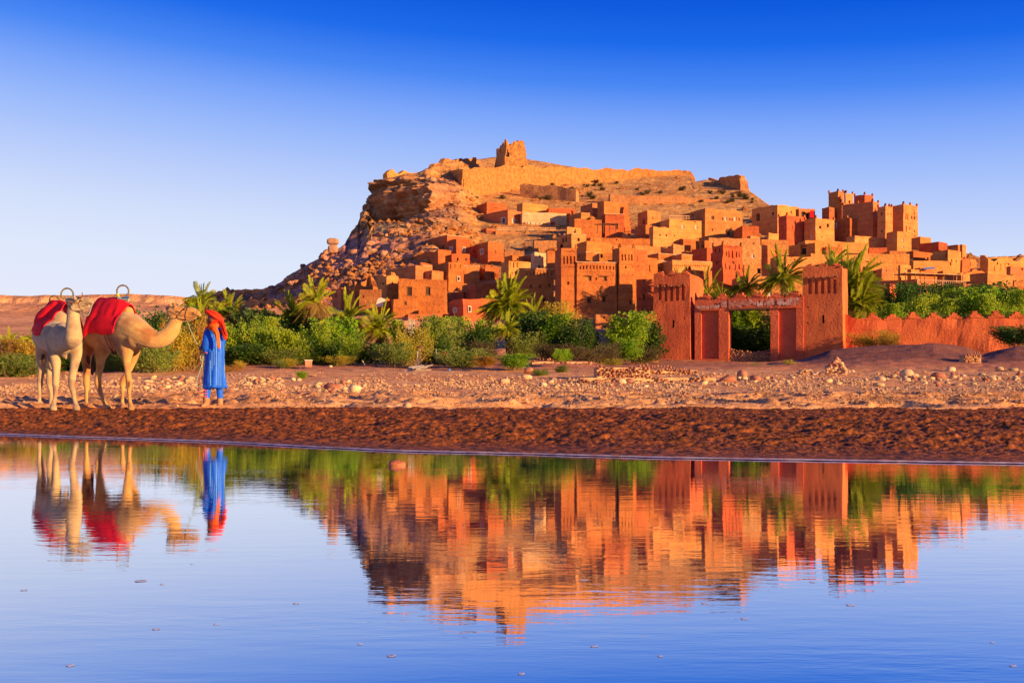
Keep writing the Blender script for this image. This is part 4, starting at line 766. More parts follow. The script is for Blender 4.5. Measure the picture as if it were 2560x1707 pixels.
groot=empty('gate_wall',(float(GC[0]+GD[0]*4.2),float(GC[1]+GD[1]*4.2),2.3)); tag(groot,'gate wall with open gateway and flaking white plaster between the two red gate towers','gate')
def gpiece(xa,xb,z0,z1,ops=(),off=0.,rag=.03):
    Y=gY(xb)+off; f=lambda z: HZ-(z-CH)*F/Y
    inv=lambda py:(py-ORG['G'][1])/ZS
    house('G',xa,xb,xb,inv(f(z1)),inv(f(z0)),'',ops,a=66,m='gatewall',Y=Y,root=groot,W=1.05,taper=0,rag=rag,ext=.02,roughn=.03)
gpiece(585,903,2.1,7.45,[(728,880,164,456,'n')],0)
gpiece(1293,1600,2.1,7.45,[(1450,868,164,484,'n')],0)
gpiece(903,1293,6.72,7.47,(),-.03)
# timber under the lintel
P0=GC+GD*gt(1293)+GN*.06; P1=GC+GD*gt(903)+GN*.06
org=np.array(groot.location)
def boxp(name,p0,p1,th,z0,z1,m,root):
    org=np.array(root.location); d=(p1-p0)/np.linalg.norm(p1-p0); n=np.array([d[1],-d[0]])
    vs=[(*(p+n*t-org[:2]),z-org[2]) for z in (z0,z1) for p,t in ((p0,0),(p1,0),(p1,th),(p0,th))]
    return mesh(name,vs,[(0,1,2,3),(4,5,6,7),(0,1,5,4),(1,2,6,5),(2,3,7,6),(3,0,4,7)],M[m],root)
boxp('lintel_beam',P0,P1,-1.0 if False else .9,6.58,6.715,'wood',groot)
# frame bands round the panels
for xa,xb in ((645,812),(1368,1532)):
    boxp('band',GC+GD*gt(xb+14)+GN*.0,GC+GD*gt(xa-14)+GN*.0,-.12,6.62,6.72,'gatewall',groot)
def merlons(root,P0,P1,z,n,wd,ht,th,mname,seed=0,gap=0.0):
    vs,fs=steps(wd,ht,th,3); d=(P1-P0)/np.linalg.norm(P1-P0); ang=math.atan2(d[1],d[0]); org=np.array(root.location); r=random.Random(seed); ps=[]
    for v in range(3):
        ps.append(proto('merlon',jit(vs,.05,seed+v),fs,mname))
    for i in range(n):
        p=P0+(P1-P0)*(i+.5)/n; o=bpy.data.objects.new('merlon',ps[i%3].data); link(o,root); o.rotation_euler.z=ang+r.uniform(-.03,.03); o.location=(p[0]-org[0],p[1]-org[1],z-org[2]-.03); o.scale=(r.uniform(.92,1.08),1,r.uniform(.85,1.1))
merlons(groot,GC-GN*.3,GC+GD*gt(600)-GN*.3,7.46,6,1.25,.5,.5,'gatewall',3)
# tower-top crenels
def towertop(root,px,ang,n,wd,z,zx0,zx1,Y,seed):
    C=np.array([(cv('G',zx1,0)[0]-CX)/F*Y,Y]); d=np.array([-math.sin(ang),math.cos(ang)]); u=(cv('G',zx0,0)[0]-CX)/F; L=(C[0]-u*Y)/(math.sin(ang)+u*math.cos(ang)); nn=np.array([math.cos(ang),math.sin(ang)])
    merlons(root,C+nn*.25,C+d*L+nn*.25,z,n,wd,.36,.42,'gate',seed)
towertop(r1,0,math.radians(65),3,.95,zof(cv('G',0,318)[1],80.2)-.05,205,541,80.2,5)
towertop(r2,0,math.radians(64),3,.95,zof(cv('G',0,240)[1],75.5)-.05,1600,1960,75.5,9)
# flaking white plaster
def plaster(xa,xb,zb,zt,amp,seed):
    n=90; t=np.linspace(0,1,n); r=[];org=np.array(groot.location)
    xs=xa+(xb-xa)*t; top=zt-np.abs(fbm(t*9,0*t,0*t+seed,3,seed))*amp*1.6; bot=zb+np.abs(fbm(t*11,0*t+3,0*t+seed,3,seed+2))*amp
    V=[]
    for i,x in enumerate(xs):
        p=GC+GD*gt(x)+GN*.075
        for z in (bot[i],(bot[i]+top[i])/2,max(top[i],bot[i]+.02)): V.append((p[0]-org[0],p[1]-org[1],z-org[2]))
    fs=[]
    for i in range(n-1):
        if vn(t[i]*14,0,seed,77)<-.8: continue
        for k in (0,1): a=i*3+k; fs.append((a,a+3,a+4,a+1))
    mesh('plaster_patch',V,fs,M['plaster'],groot)
M['plaster']=mat('flaking_white_plaster',(.66,.40,.30),(.42,.12,.06),sc=2.2,bump=.6)
plaster(600,820,6.75,7.1,.2,11); plaster(830,1293,6.8,7.4,.35,21); plaster(1293,1560,6.8,7.45,.4,31)
# crenellated wall
cw=rampart('crenellated_wall','rough red mud wall with worn stepped crenels running right from the right gate tower',[(2108,783,905,77.0),(2122,789,905,76.8),(2136,799,905,76.5),(2300,797.5,905,75.5),(2450,796,905,74.5),(2600,795,905,73.5),(3000,790,905,71)],'gate',th=.6,rag=.08,step=.35,cat='wall')
A_=np.array([(2160-CX)/F*76.3,76.3]); B_=np.array([(2960-CX)/F*71.3,71.3])
merlons(cw,A_+np.array([0,.3]),B_+np.array([0,.3]),zof(798,76.3)-.05,int(np.linalg.norm(B_-A_)/1.4),1.15,.5,.5,'gate',15)
# ---------------- stones ----------------
def icos(sub,seed,sq=(1,1,.7),amp=.18):
    bm=bmesh.new(); bmesh.ops.create_icosphere(bm,subdivisions=sub,radius=1)
    for v in bm.verts:
        c=v.co; n=float(fbm(c.x*1.1+seed*7,c.y*1.1,c.z*1.1,2,seed)); v.co=Vector((c.x*sq[0],c.y*sq[1],c.z*sq[2]))*(1+amp*n*2)
    vs=[tuple(v.co) for v in bm.verts]; fs=[[v.index for v in f.verts] for f in bm.faces]; bm.free(); return vs,fs
def stone_proto(name,m,sub=2,n=5,sq=(1,.9,.68),amp=.2,smooth=True,s0=0):
    L=[]
    for i in range(n):
        q=(sq[0]*R.uniform(.8,1.2),sq[1],sq[2]*R.uniform(.75,1.15)); o=proto(name,*icos(sub,i+s0,q,amp),m)
        if smooth: o.data.shade_smooth()
        L.append(o)
    return L
PEB=stone_proto('river_stone','pebble'); RST=stone_proto('river_stone','redstone',s0=20); BOU=stone_proto('boulder','rock',2,6,(1,.9,.85),.34,False,40)
def put(p,name,loc,s,label=None,cat=None,group=None,rz=None,tilt=.3,parent=None):
    o=bpy.data.objects.new(name,p.data); link(o,parent); o.location=loc; o.scale=(s,s,s) if not isinstance(s,tuple) else s
    o.rotation_euler=(R.uniform(-tilt,tilt),R.uniform(-tilt,tilt),R.uniform(0,6.28) if rz is None else rz); tag(o,label,cat,group); return o
named=[ # px, py(base), radius px, flatness, red?, label
(1820,955,21,.7,1,'large smooth red boulder on the stones before the gateway'),
(1853,945,15,1,1,'upright rounded orange boulder right of the large red one'),
(1890,952,19,.65,1,'low wide reddish boulder right of the upright orange one'),
(1862,950,9,.9,0,'small pale stone wedged before the upright orange boulder'),
(2269,944,21,.9,0,'big two toned grey and cream boulder on the right stone field'),
(2267,955,14,.7,0,'tan cobble leaning against the big two toned boulder'),
(2346,946,20,.75,1,'dark red boulder right of the big two toned one'),
(2200,954,16,.8,0,'pale angular boulder left of the big two toned one'),
(2198,967,15,.6,0,'flat tan stone below the pale angular boulder'),
(2376,930,14,.8,0,'rounded tan stone at the foot of the gravel mound'),
(2533,928,15,.6,0,'long smooth pale boulder near the right edge of the picture'),
(2498,926,12,.7,0,'rounded pale stone left of the long smooth boulder'),
(2069,957,15,.6,0,'flat white block in front of the stone cairn'),
(2093,964,13,.6,0,'flat cream stone beside the flat white block'),
(2392,966,14,.6,0,'cream triangular stone on the right stone field'),
(2479,946,12,.7,0,'whitish boulder between the dark red boulder and the right edge'),
(827,975,21,.65,1,'wide flat brown boulder at the left end of the stone heap'),
(838,982,12,.9,0,'round white stone in front of the wide brown boulder'),
(888,980,21,.95,0,'tall rounded tan boulder at the right end of the stone heap'),
(862,985,10,.8,0,'small tan stone leaning on the tall rounded boulder'),
(1317,948,15,.8,0,'round pale boulder carrying a smaller orange one'),
(1262,958,15,.8,0,'dull orange boulder left of the stacked pair'),
(1242,958,9,.8,0,'greyish stone touching the dull orange boulder'),
(1357,966,13,.7,0,'whitish wedge stone on the middle of the stone field'),
(1376,958,11,.6,0,'pale stone behind the whitish wedge stone'),
(1473,986,17,.5,1,'low brown rock half buried in the middle sand'),
(1018,1021,13,1,0,'block shaped orange stone at the edge of the red mud'),
(993,1018,11,.7,0,'rounded tan stone left of the block shaped one'),
(970,1019,10,.5,0,'flat tan slab left of the rounded tan stone'),
(1149,974,8,.9,0,'lone egg shaped pale stone in the middle distance'),
(1554,960,14,.8,0,'greenish grey boulder below the low rubble wall'),
(1573,958,15,.7,1,'brown boulder touching the greenish grey one'),
(1614,970,9,.9,0,'rounded orange stone right of the brown boulder'),
(578,988,17,.75,1,'smooth reddish boulder at the foot of the robed man'),
(472,956,14,.75,0,'wide tan boulder just left of the robed man'),
(487,966,11,.7,0,'grey stone below the wide tan boulder'),
(702,986,12,.9,1,'squarish orange rock right of the pale stone pile'),
(747,953,10,.8,0,'pale boulder beside a green tuft behind the stone pile'),
(733,952,9,.8,0,'rough brown stone left of the pale boulder with the tuft'),
(1610,956,6,.9,0,'small upright stone in front of the terrace walls'),
(990,1018,5,.8,0,'pebble in front of the rounded tan stone'),
]
for px,py,r,fl,red,lab in named:
    x,y,z=ray_ground(px,py+ -1); s=r*y/F; P=(RST if red else PEB)[R.randrange(5)]
    put(P,'boulder' if r>12 else 'river_stone',(x,y,z+s*fl*.38),(s,s*.85,s*fl*1.15),lab,'boulder' if r>12 else 'stone',tilt=.15)
x,y,z=ray_ground(1320,935); put(RST[1],'boulder',(x,y-.0,zof(927,y)),(.24*1.0,.2,.17),'small orange boulder resting on top of the round pale one','boulder')
# rock standing in the water
x=(993-CX)/F*8.75; rk=put(RST[2],'boulder',(x,8.75,.012),(.08,.05,.05),'lone brown rock poking out of the calm water','rock',rz=.2,tilt=0); rk.data=rk.data.copy(); rk.data.materials.clear(); rk.data.materials.append(mat('wet_brown_rock',(.50,.17,.07),(.36,.11,.05),sc=14,bump=.8,bsc=40,rough=.5)); rk.scale=(.09,.06,.062)
# stones by region: (px0,px1,py0,py1,count,rmin,rmax, label)
def region(px0,px1,py0,py1,n,r0,r1,label,grp,red=.25,pile=0,px=None):
    for i in range(n):
        a=R.uniform(px0,px1) if px is None else R.gauss((px0+px1)/2,(px1-px0)/5); b=R.uniform(py0,py1)
        x,y,z=ray_ground(a,b); s=R.uniform(r0,r1)*(1 if R.random()<.8 else 1.3)*y/F; zz=z
        if pile: zz=z+R.uniform(0,pile)*max(0,1-abs(a-(px0+px1)/2)/((px1-px0)/2))
        put((RST if R.random()<red else PEB)[R.randrange(5)],'river_stone',(x,y,zz+s*.3),(s,s*.85,s*.8),label,'stone',grp,tilt=.4)
region(603,705,948,966,46,4.5,8,'pale rounded stone in the low heap right of the robed man','stones heaped right of the man',.1,.12)
region(790,925,960,992,30,4.5,9,'rounded stone among the heap of two tan boulders','stones around the two tan boulders',.25,.08)
region(360,520,945,978,42,5,9.5,'pale cobble in the stone band between the camel and the man','stones between camel and man',.3,.05)
region(130,330,950,975,24,3.5,6.5,'cobble lying behind the camels on the dry riverbed','stones behind the camels',.3)
region(1750,1990,945,965,30,5,9,'cobble in the stone band before the red gate','stones before the gate',.35)
region(2230,2560,930,968,42,5,10,'cobble in the stone field below the gravel mound','stones below the mound',.3)
region(1600,1760,945,975,22,4.5,8,'cobble in the stone band left of the large red boulder','stones left of the red boulder',.2)
region(1380,1600,950,972,20,4,8,'cobble in the middle of the dry riverbed','stones mid riverbed',.2)
region(640,900,995,1016,18,3.5,6,'small smooth stone on the sand just above the red mud','stones above the mud',.2)
# heap stones before the gate tower: low pile and the tall cairn
def cairn(pxc,pyb,wpx,hpx,n,label,grp,r0=4,r1=7,pw=1.2):
    x0,y0,z0=ray_ground(pxc,pyb); k=y0/F; root=empty('stone_cairn',(x0,y0,z0)); tag(root,label,'stone pile')
    for i in range(n):
        t=R.random()**.8; hh=t*hpx*k; ww=wpx*k*(1-t)**pw; a=R.uniform(-1,1)*ww; d=R.uniform(-1,1)*ww*.6; s=R.uniform(r0,r1)*k
        put((RST if R.random()<.35 else PEB)[R.randrange(5)],'river_stone',(a,d,hh+s*.2),(s,s*.85,s*.75),parent=root,tilt=.6)
    vs=[];fs=[];n_=14
    for j,(tt,rr) in enumerate(((-.15,.85),(.3,.5),(.55,.25),(.75,.06))):
        for i in range(n_): an=i/n_*6.283; rr2=rr*wpx*k*R.uniform(.8,.95); vs.append((math.cos(an)*rr2,math.sin(an)*rr2*.6,tt*hpx*k))
    for j in range(3):
        for i in range(n_): fs.append((j*n_+i,j*n_+(i+1)%n_,(j+1)*n_+(i+1)%n_,(j+1)*n_+i))
    o=mesh('rubble_core',vs,fs,M['gravel'],root); o['kind']='stuff'
cairn(2090,938,46,42,120,'tall cairn of rounded stones before the right gate tower','CAIRN')
cairn(2014,938,34,13,40,'low heap of pale stones just left of the tall cairn','LOW',4,6.5,.6)
# countless small stones of the dry riverbed
def gravel(n,seed):
    r=np.random.RandomState(seed); ivs,ifs=icos(1,3,(1,.9,.6),.25); ivs=np.array(ivs); bm=bmesh.new(); bmesh.ops.create_icosphere(bm,subdivisions=1,radius=1); bm.free()
    iv=np.array([(0,0,1),(.9,0,.1),(.2,.95,0),(-.85,.4,.1),(-.6,-.8,0),(.5,-.85,.1),(0,0,-.6)]); tf=[(0,1,2),(0,2,3),(0,3,4),(0,4,5),(0,5,1),(6,2,1),(6,3,2),(6,4,3),(6,5,4),(6,1,5)]
    V=[];Fa=[]
    px=r.uniform(-300,2900,n); q=r.rand(n); py=np.where(q<.72,r.normal(968,12,n),r.uniform(935,1018,n)); py=np.clip(py,930,1019)
    den=fbm(px*.008,py*.05,0*px,3,111); keep=(den>-.25)
    for a,b in zip(px[keep],py[keep]):
        x,y,z=fast_ground(a,b); s=r.gamma(3.2,.85)*y/F*.92; s=min(s,.10)
        th=r.rand()*6.28; c,sn=math.cos(th),math.sin(th); v=iv*s*np.array([1.2,.9,.75])*(1+r.uniform(-.25,.25,(7,3))); v=np.stack([v[:,0]*c-v[:,1]*sn,v[:,0]*sn+v[:,1]*c,v[:,2]],-1)+[x,y,z+s*.15]
        k=len(V)*7; V.append(v); Fa+=[(k+f[0],k+f[1],k+f[2]) for f in tf]
    o=mesh('river_pebbles',np.concatenate(V),Fa,M['gravel'],smooth=False); tag(o,'countless small pebbles strewn over the dry riverbed','pebbles',kind='stuff')
_gl=[]
def fast_ground(px,py):
    if not _gl:
        for p in (0,700,900,1100,1300,1500,1700,2000,2200,2400,2560):
            Y=np.linspace(16,70,900); u=(p-CX)/F; z=gz(u*Y,Y); pp=HZ-(z-CH)*F/Y; pm=np.minimum.accumulate(pp); _gl.append((p,Y,pm))
    k=min(range(len(_gl)),key=lambda i:abs(_gl[i][0]-px)); _,Y,pm=_gl[k]; y=float(np.interp(-py,-pm,Y)); u=(px-CX)/F; return u*y,y,float(gz(u*y,y))
gravel(24000,5)
# rubble walls of field stones
def stonewall(name,label,P0,P1,z0,h,s,th=.35,cat='wall',mname='stonewall',core='gravel',seed=1,top=.12):
    r=random.Random(seed); P0=np.array(P0,float);P1=np.array(P1,float); d=P1-P0; LL=np.linalg.norm(d); d=d/LL; n=np.array([d[1],-d[0]]); org=((P0+P1)/2)
    root=empty(name,(org[0],org[1],z0)); tag(root,label,cat)
    V=[];Fc=[]; iv,fi=icos(1,seed,(1,.8,.85),.2); iv=np.array(iv)
    rows=max(1,int(h/(s*1.55)))
    for j in range(rows+1):
        nn=int(LL/(s*2.1))
        for i in range(nn):
            q=P0+d*LL*(i+.5*(j%2)+r.uniform(-.2,.2))/nn-org; ss=s*r.uniform(.6,1.35); z=s*.6+j*s*1.55+r.uniform(-.45,.45)*s+math.sin(i*.3+seed)*top*j/rows
            v=iv*ss; a=r.uniform(0,6.28); v=np.stack([v[:,0]*math.cos(a)-v[:,1]*math.sin(a),v[:,0]*math.sin(a)+v[:,1]*math.cos(a),v[:,2]],-1)+[q[0]+n[0]*th*.2,q[1]+n[1]*th*.2,z]
            k=len(V)*len(iv); V.append(v); Fc+=[tuple(k+x for x in f) for f in fi]
    o=mesh('stones',np.concatenate(V),Fc,M[mname],root,smooth=True); o['kind']='stuff'
    o=boxp('core',P0,P1,-th if False else th*-1,z0-.6,z0+h*.93,core,root)
    return root
p0=GC+GD*gt(1300)+GN*-.35; p1=GC+GD*gt(900)+GN*-.35
stonewall('stone_infill_wall','waist high wall of round cobbles closing the gateway between the gate piers',p1,p0,2.15,1.22,.095,.4,seed=2)
def gp(px,py): 
    x,y,z=ray_ground(px,py); return (x,y),z
for a,b,hh,s,lab,sd in (((1492,948),(1625,946),.5,.075,'rough field stone terrace wall left of the left gate tower',3),((1450,957),(1790,955),.2,.07,'low dark kerb of field stones below the gate',4),((1580,936),(1745,934),.22,.07,'short row of field stones at the foot of the left gate tower',5),((2410,905),(2452,906),.42,.075,'small crumbling stone wall in the saddle of the gravel mound',6),((1330,912),(1480,911),.18,.08,'thin ledge of dark stones above the sandy bank',7)):
    q0,z0=gp(*a); q1,z1=gp(*b); stonewall('field_stone_wall',lab,q0,q1,min(z0,z1),hh,s,.3,seed=sd)
# orange mud block at the foot of the left tower
house('G',-10,20,246,1052,1160,'low lit block of rubble masonry at the left foot of the left gate tower',(),a=14,m='stone',Y=70,ext=.5,name='rubble_block',cat='wall',group=None,rag=.25)
# ---------------- boulders on the hill ----------------
hb=[(1682,112,12,9),(1700,150,11,9),(1745,120,7,7),(1790,70,8,7),(1830,110,8,7),(1600,205,13,11),(1590,265,12,9),(1650,180,9,8),(1680,280,10,9),(1720,275,9,9),(1560,240,10,7),(1430,275,12,7),(1400,350,9,7),(1380,380,8,7),(1800,300,11,9),(1530,435,16,9),(1150,300,12,9),(1190,285,12,11),(1165,325,10,10),(960,400,7,9),(900,485,11,8),(1000,500,17,12),(1080,465,10,11),(1120,430,11,10),(830,520,11,13),(870,510,8,8),(940,470,8,10),(975,440,9,8),(1050,410,8,7),(1230,495,7,7),(1280,480,8,7),(1150,560,12,7),(1100,590,11,8),(780,680,14,11),(715,725,19,11),(900,560,10,8),(1230,360,10,11),(1340,330,8,7),(1610,320,7,6),(1880,85,9,7),(1900,150,8,5),(1940,20,7,7),(2190,20,9,6),(2150,60,6,5),(740,600,12,8),(660,620,11,7),(1840,150,7,6),(860,560,9,7)]
for i,(zx,zy,w_,h_) in enumerate(hb):
    px,py=cv('E',zx,zy); p=hill_pt(px,py); k=p[1]/F
    put(BOU[i%6],'boulder',(p[0],p[1]-.3,p[2]),(w_*1.15*k,w_*k,h_*1.15*k),'angular fallen boulder lying on the bare purple slope under the cliff','boulder','boulders fallen from the cliff',tilt=.5)
hb2=[(660,470,20,16),(740,500,24,20),(820,490,14,12),(880,530,10,8),(930,590,14,9),(160,750,30,20),(105,800,24,22),(500,850,10,8),(690,880,5,5),(560,920,12,7),(420,450,8,6),(1000,720,14,10),(1060,750,10,8)]
for i,(zx,zy,w_,h_) in enumerate(hb2):
    px,py=cv('A',zx,zy); p=hill_pt(px,py); k=p[1]/F
    put(BOU[(i+2)%6],'boulder',(p[0],p[1],p[2]-.2),(w_*.8*k*ZS*3,w_*.7*k*ZS*3,h_*.8*k*ZS*3),'rounded block of rock at the broken edge of the cliff','boulder','blocks along the cliff edge',tilt=.4)
# balanced pillar rock
p=hill_pt(832,638); root=empty('pillar_rock',(float(p[0]),float(p[1]),float(p[2]))); tag(root,'balanced two layered pillar rock standing on the skyline left of the cliff','rock'); k=p[1]/F
for nm,zc,w_,h_,sd in (('upper_block',34,15.5,10,50),('lower_block',15,14,13,51)):
    vs,fs=icos(3,sd,(1,.8,1),.12); vs=[(math.copysign(abs(x)**.55,x)*w_*k*.93,math.copysign(abs(y)**.6,y)*w_*k*.7,(math.copysign(abs(z)**.6,z)*h_*.8+zc)*k) for x,y,z in vs]
    mesh(nm,vs,fs,M['rock'],root)
# countless rubble and scrub on the slopes
def rubble(n):
    r=np.random.RandomState(9); iv=np.array([(0,0,1),(.9,0,.1),(.2,.95,0),(-.85,.4,.1),(-.6,-.8,0),(.5,-.85,.1),(0,0,-.6)]); tf=[(0,1,2),(0,2,3),(0,3,4),(0,4,5),(0,5,1),(6,2,1),(6,3,2),(6,4,3),(6,5,4),(6,1,5)]
    H=HV[20:146]; V=[];Fa=[]
    nr,nc=H.shape[:2]
    for i in range(n):
        a=r.randint(nr); b=r.randint(int(nc*.05),int(nc*.92)); p=H[a,b]; 
        px=CX+p[0]/p[1]*F; 
        if vn(p[0]*.12,p[1]*.12,0,121)<-.2: continue
        s=min(1.1 if p[0]>-14 else .55,r.gamma(2.,.16)); v=iv*s*np.array([1,1,.9])*(1+r.uniform(-.3,.3,(7,3)))+p; k=len(V)*7; V.append(v); Fa+=[(k+f[0],k+f[1],k+f[2]) for f in tf]
    o=mesh('slope_rubble',np.concatenate(V),Fa,M['rampart']); tag(o,'broken rubble scattered over the hill slopes','rubble',kind='stuff')
rubble(7000)
# ---------------- vegetation ----------------
def leafmat(n,c,c2,tr=.42,rough=.6): return mat('foliage_'+n,c,c2,sc=1.3,rough=rough,trans=tr,rand=.22,spec=.25)
LM={'willow':leafmat('willow',(.38,.46,.02),(.20,.32,.02)),'dark':leafmat('dark',(.09,.17,.02),(.05,.11,.015)),'tam':leafmat('tamarisk',(.56,.40,.03),(.36,.32,.03)),'olive':leafmat('olive',(.26,.31,.05),(.16,.22,.035)),'orange':leafmat('autumn',(.5,.23,.03),(.3,.2,.03)),'lime':leafmat('lime',(.34,.50,.015),(.16,.32,.015)),'frond':leafmat('palm_green',(.46,.46,.02),(.22,.28,.018),.35,.45),'fdry':leafmat('palm_dry',(.42,.25,.06),(.3,.17,.05),.25),'scrub':leafmat('scrub',(.17,.12,.04),(.09,.07,.03))}
M['bark']=mat('palm_bark',(.2,.11,.06),(.12,.065,.04),sc=6,bump=.8,bsc=10); M['twig']=mat('twigs',(.3,.19,.1),(.2,.12,.07),sc=6)
def leaves(seed,kind,n):
    """leaf-sized faces along fanned branches; unit crown about 1 high, half width .5"""
    r=np.random.RandomState(seed); V=[];S=[]
    P=dict(willow=(42,.036,.0115,.75),dark=(60,.034,.019,.25),tam=(60,.028,.0085,.5),olive=(50,.032,.012,.5),lime=(40,.032,.018,.3))[kind]
    nb,ll,lw,up=P
    lob=[(r.uniform(-.36,.36),r.uniform(-.3,.3),r.uniform(.35,.9)) for _ in range(7)]
    lo=[];di=[]
    for b in range(nb):
        L=lob[r.randint(7)]; base=np.array([r.uniform(-.14,.14),r.uniform(-.12,.12),0]); tip=np.array(L)+r.normal(0,.11,3)*[1,1,.8]; tip[2]=max(.2,tip[2])
        mid=base*.4+tip*.6+np.array([0,0,-.06])+r.normal(0,.03,3); t=np.linspace(0,1,9)[:,None]; c=(1-t)**2*base+2*t*(1-t)*mid+t*t*tip; S.append(c)
        k=n//nb; tt=np.sort(r.uniform(.22,1,k)**.75); p=np.stack([np.interp(tt,t[:,0],c[:,q]) for q in range(3)],-1)
        rad=.075*(1.15-tt)[:,None]+.02; d=r.normal(0,1,(k,3)); d/=np.linalg.norm(d,axis=1)[:,None]; off=np.abs(r.normal(0,1,(k,1)))*rad*1.4
        p=p+d*off*[1.1,1.1,1]; ax=d*(1-up)+np.array([0,0,1])*up+(tip-base)*.5*up; lo.append(p); di.append(ax/np.linalg.norm(ax,axis=1)[:,None])
    p=np.concatenate(lo); a=np.concatenate(di); m=len(p); s=np.cross(a,r.normal(0,1,(m,3))); s/=np.linalg.norm(s,axis=1)[:,None]; sc=r.uniform(.7,1.35,(m,1))
    v=np.stack([p,p+a*ll*.5*sc+s*lw*sc,p+a*ll*sc,p+a*ll*.5*sc-s*lw*sc],1).reshape(-1,3); v[:,2]=np.maximum(v[:,2],.0)
    f=(np.arange(m)[:,None]*4+np.array([0,1,2,3])).tolist(); return v,f,S
def tube(path,r0,r1,k=5):
    vs=[];fs=[];path=np.array(path)
    for i,p in enumerate(path):
        d=path[min(i+1,len(path)-1)]-path[max(i-1,0)]; d=d/(np.linalg.norm(d)+1e-9); a=np.cross(d,[.3,.9,.2]); a/=np.linalg.norm(a)+1e-9; b=np.cross(d,a); rr=r0+(r1-r0)*i/(len(path)-1)
        for j in range(k): an=6.283*j/k; vs.append(p+(a*math.cos(an)+b*math.sin(an))*rr)
        if i:
            for j in range(k): o=(i-1)*k; fs.append((o+j,o+(j+1)%k,o+k+(j+1)%k,o+k+j))
    fs.append(tuple(range(k))); fs.append(tuple(range(len(path)*k-1,len(path)*k-k-1,-1))); return vs,fs
def merge(L):
    V=[];Fc=[];k=0
    for vs,fs in L: V+= [tuple(v) for v in vs]; Fc+=[tuple(k+i for i in f) for f in fs]; k+=len(vs)
    return V,Fc
BP={}
for kind,n in (('willow',6500),('dark',6000),('tam',6500),('olive',6500),('lime',5500)):
    for v in range(3):
        vv,ff,S=leaves(hash(kind[0])%7*0+{'willow':10,'dark':20,'tam':30,'olive':40,'lime':50}[kind]+v,kind,n)
        ok=(vv[:,2].reshape(-1,4).max(1)<np.percentile(vv[:,2],98.5)*1.0); vv=vv.reshape(-1,4,3)[ok].reshape(-1,3); ff=ff[:len(vv)//4]; qh=np.percentile(vv[:,2],96); qw=np.percentile(np.abs(vv[:,:2]),95); vv=vv/[qw/.5,qw/.5,qh]; S=[s/[qw/.5,qw/.5,qh] for s in S]
        me=bpy.data.meshes.new('foliage'); me.from_pydata(vv.tolist(),[],ff); me.update()
        st=merge([tube(s,.010,.003,4) for s in S[:26]]); ms=bpy.data.meshes.new('stems'); ms.from_pydata(st[0],[],st[1]); ms.materials.append(M['twig']); ms.update()
        BP[kind,v]=(me,ms)
_fm={}
def bush(px,pyt,pyb,hw,kind,Y,label,leaf=None,name='bush',cat='bush',group='bushes of the oasis',zb=None):
    leaf=leaf or kind; v=R.randrange(3); me,ms=BP[kind,v]
    if (kind,v,leaf) not in _fm:
        m2=me.copy(); m2.materials.clear(); m2.materials.append(LM[leaf]); _fm[kind,v,leaf]=m2
    x=(px-CX)/F*Y; zb=zof(pyb,Y) if zb is None else zb; zt=zof(pyt,Y); hgt=max(.3,zt-zb)*(1. if Y<80 else .84); root=empty(name,(x,Y,zb),R.uniform(0,6.28)); tag(root,label,cat,group)
    sx_=hw/F*Y/.42; root.scale=(sx_,sx_*.9,hgt/.92)
    o=bpy.data.objects.new('foliage',_fm[kind,v,leaf]); link(o,root); o=bpy.data.objects.new('stems',ms); link(o,root); return root
W_='willow'
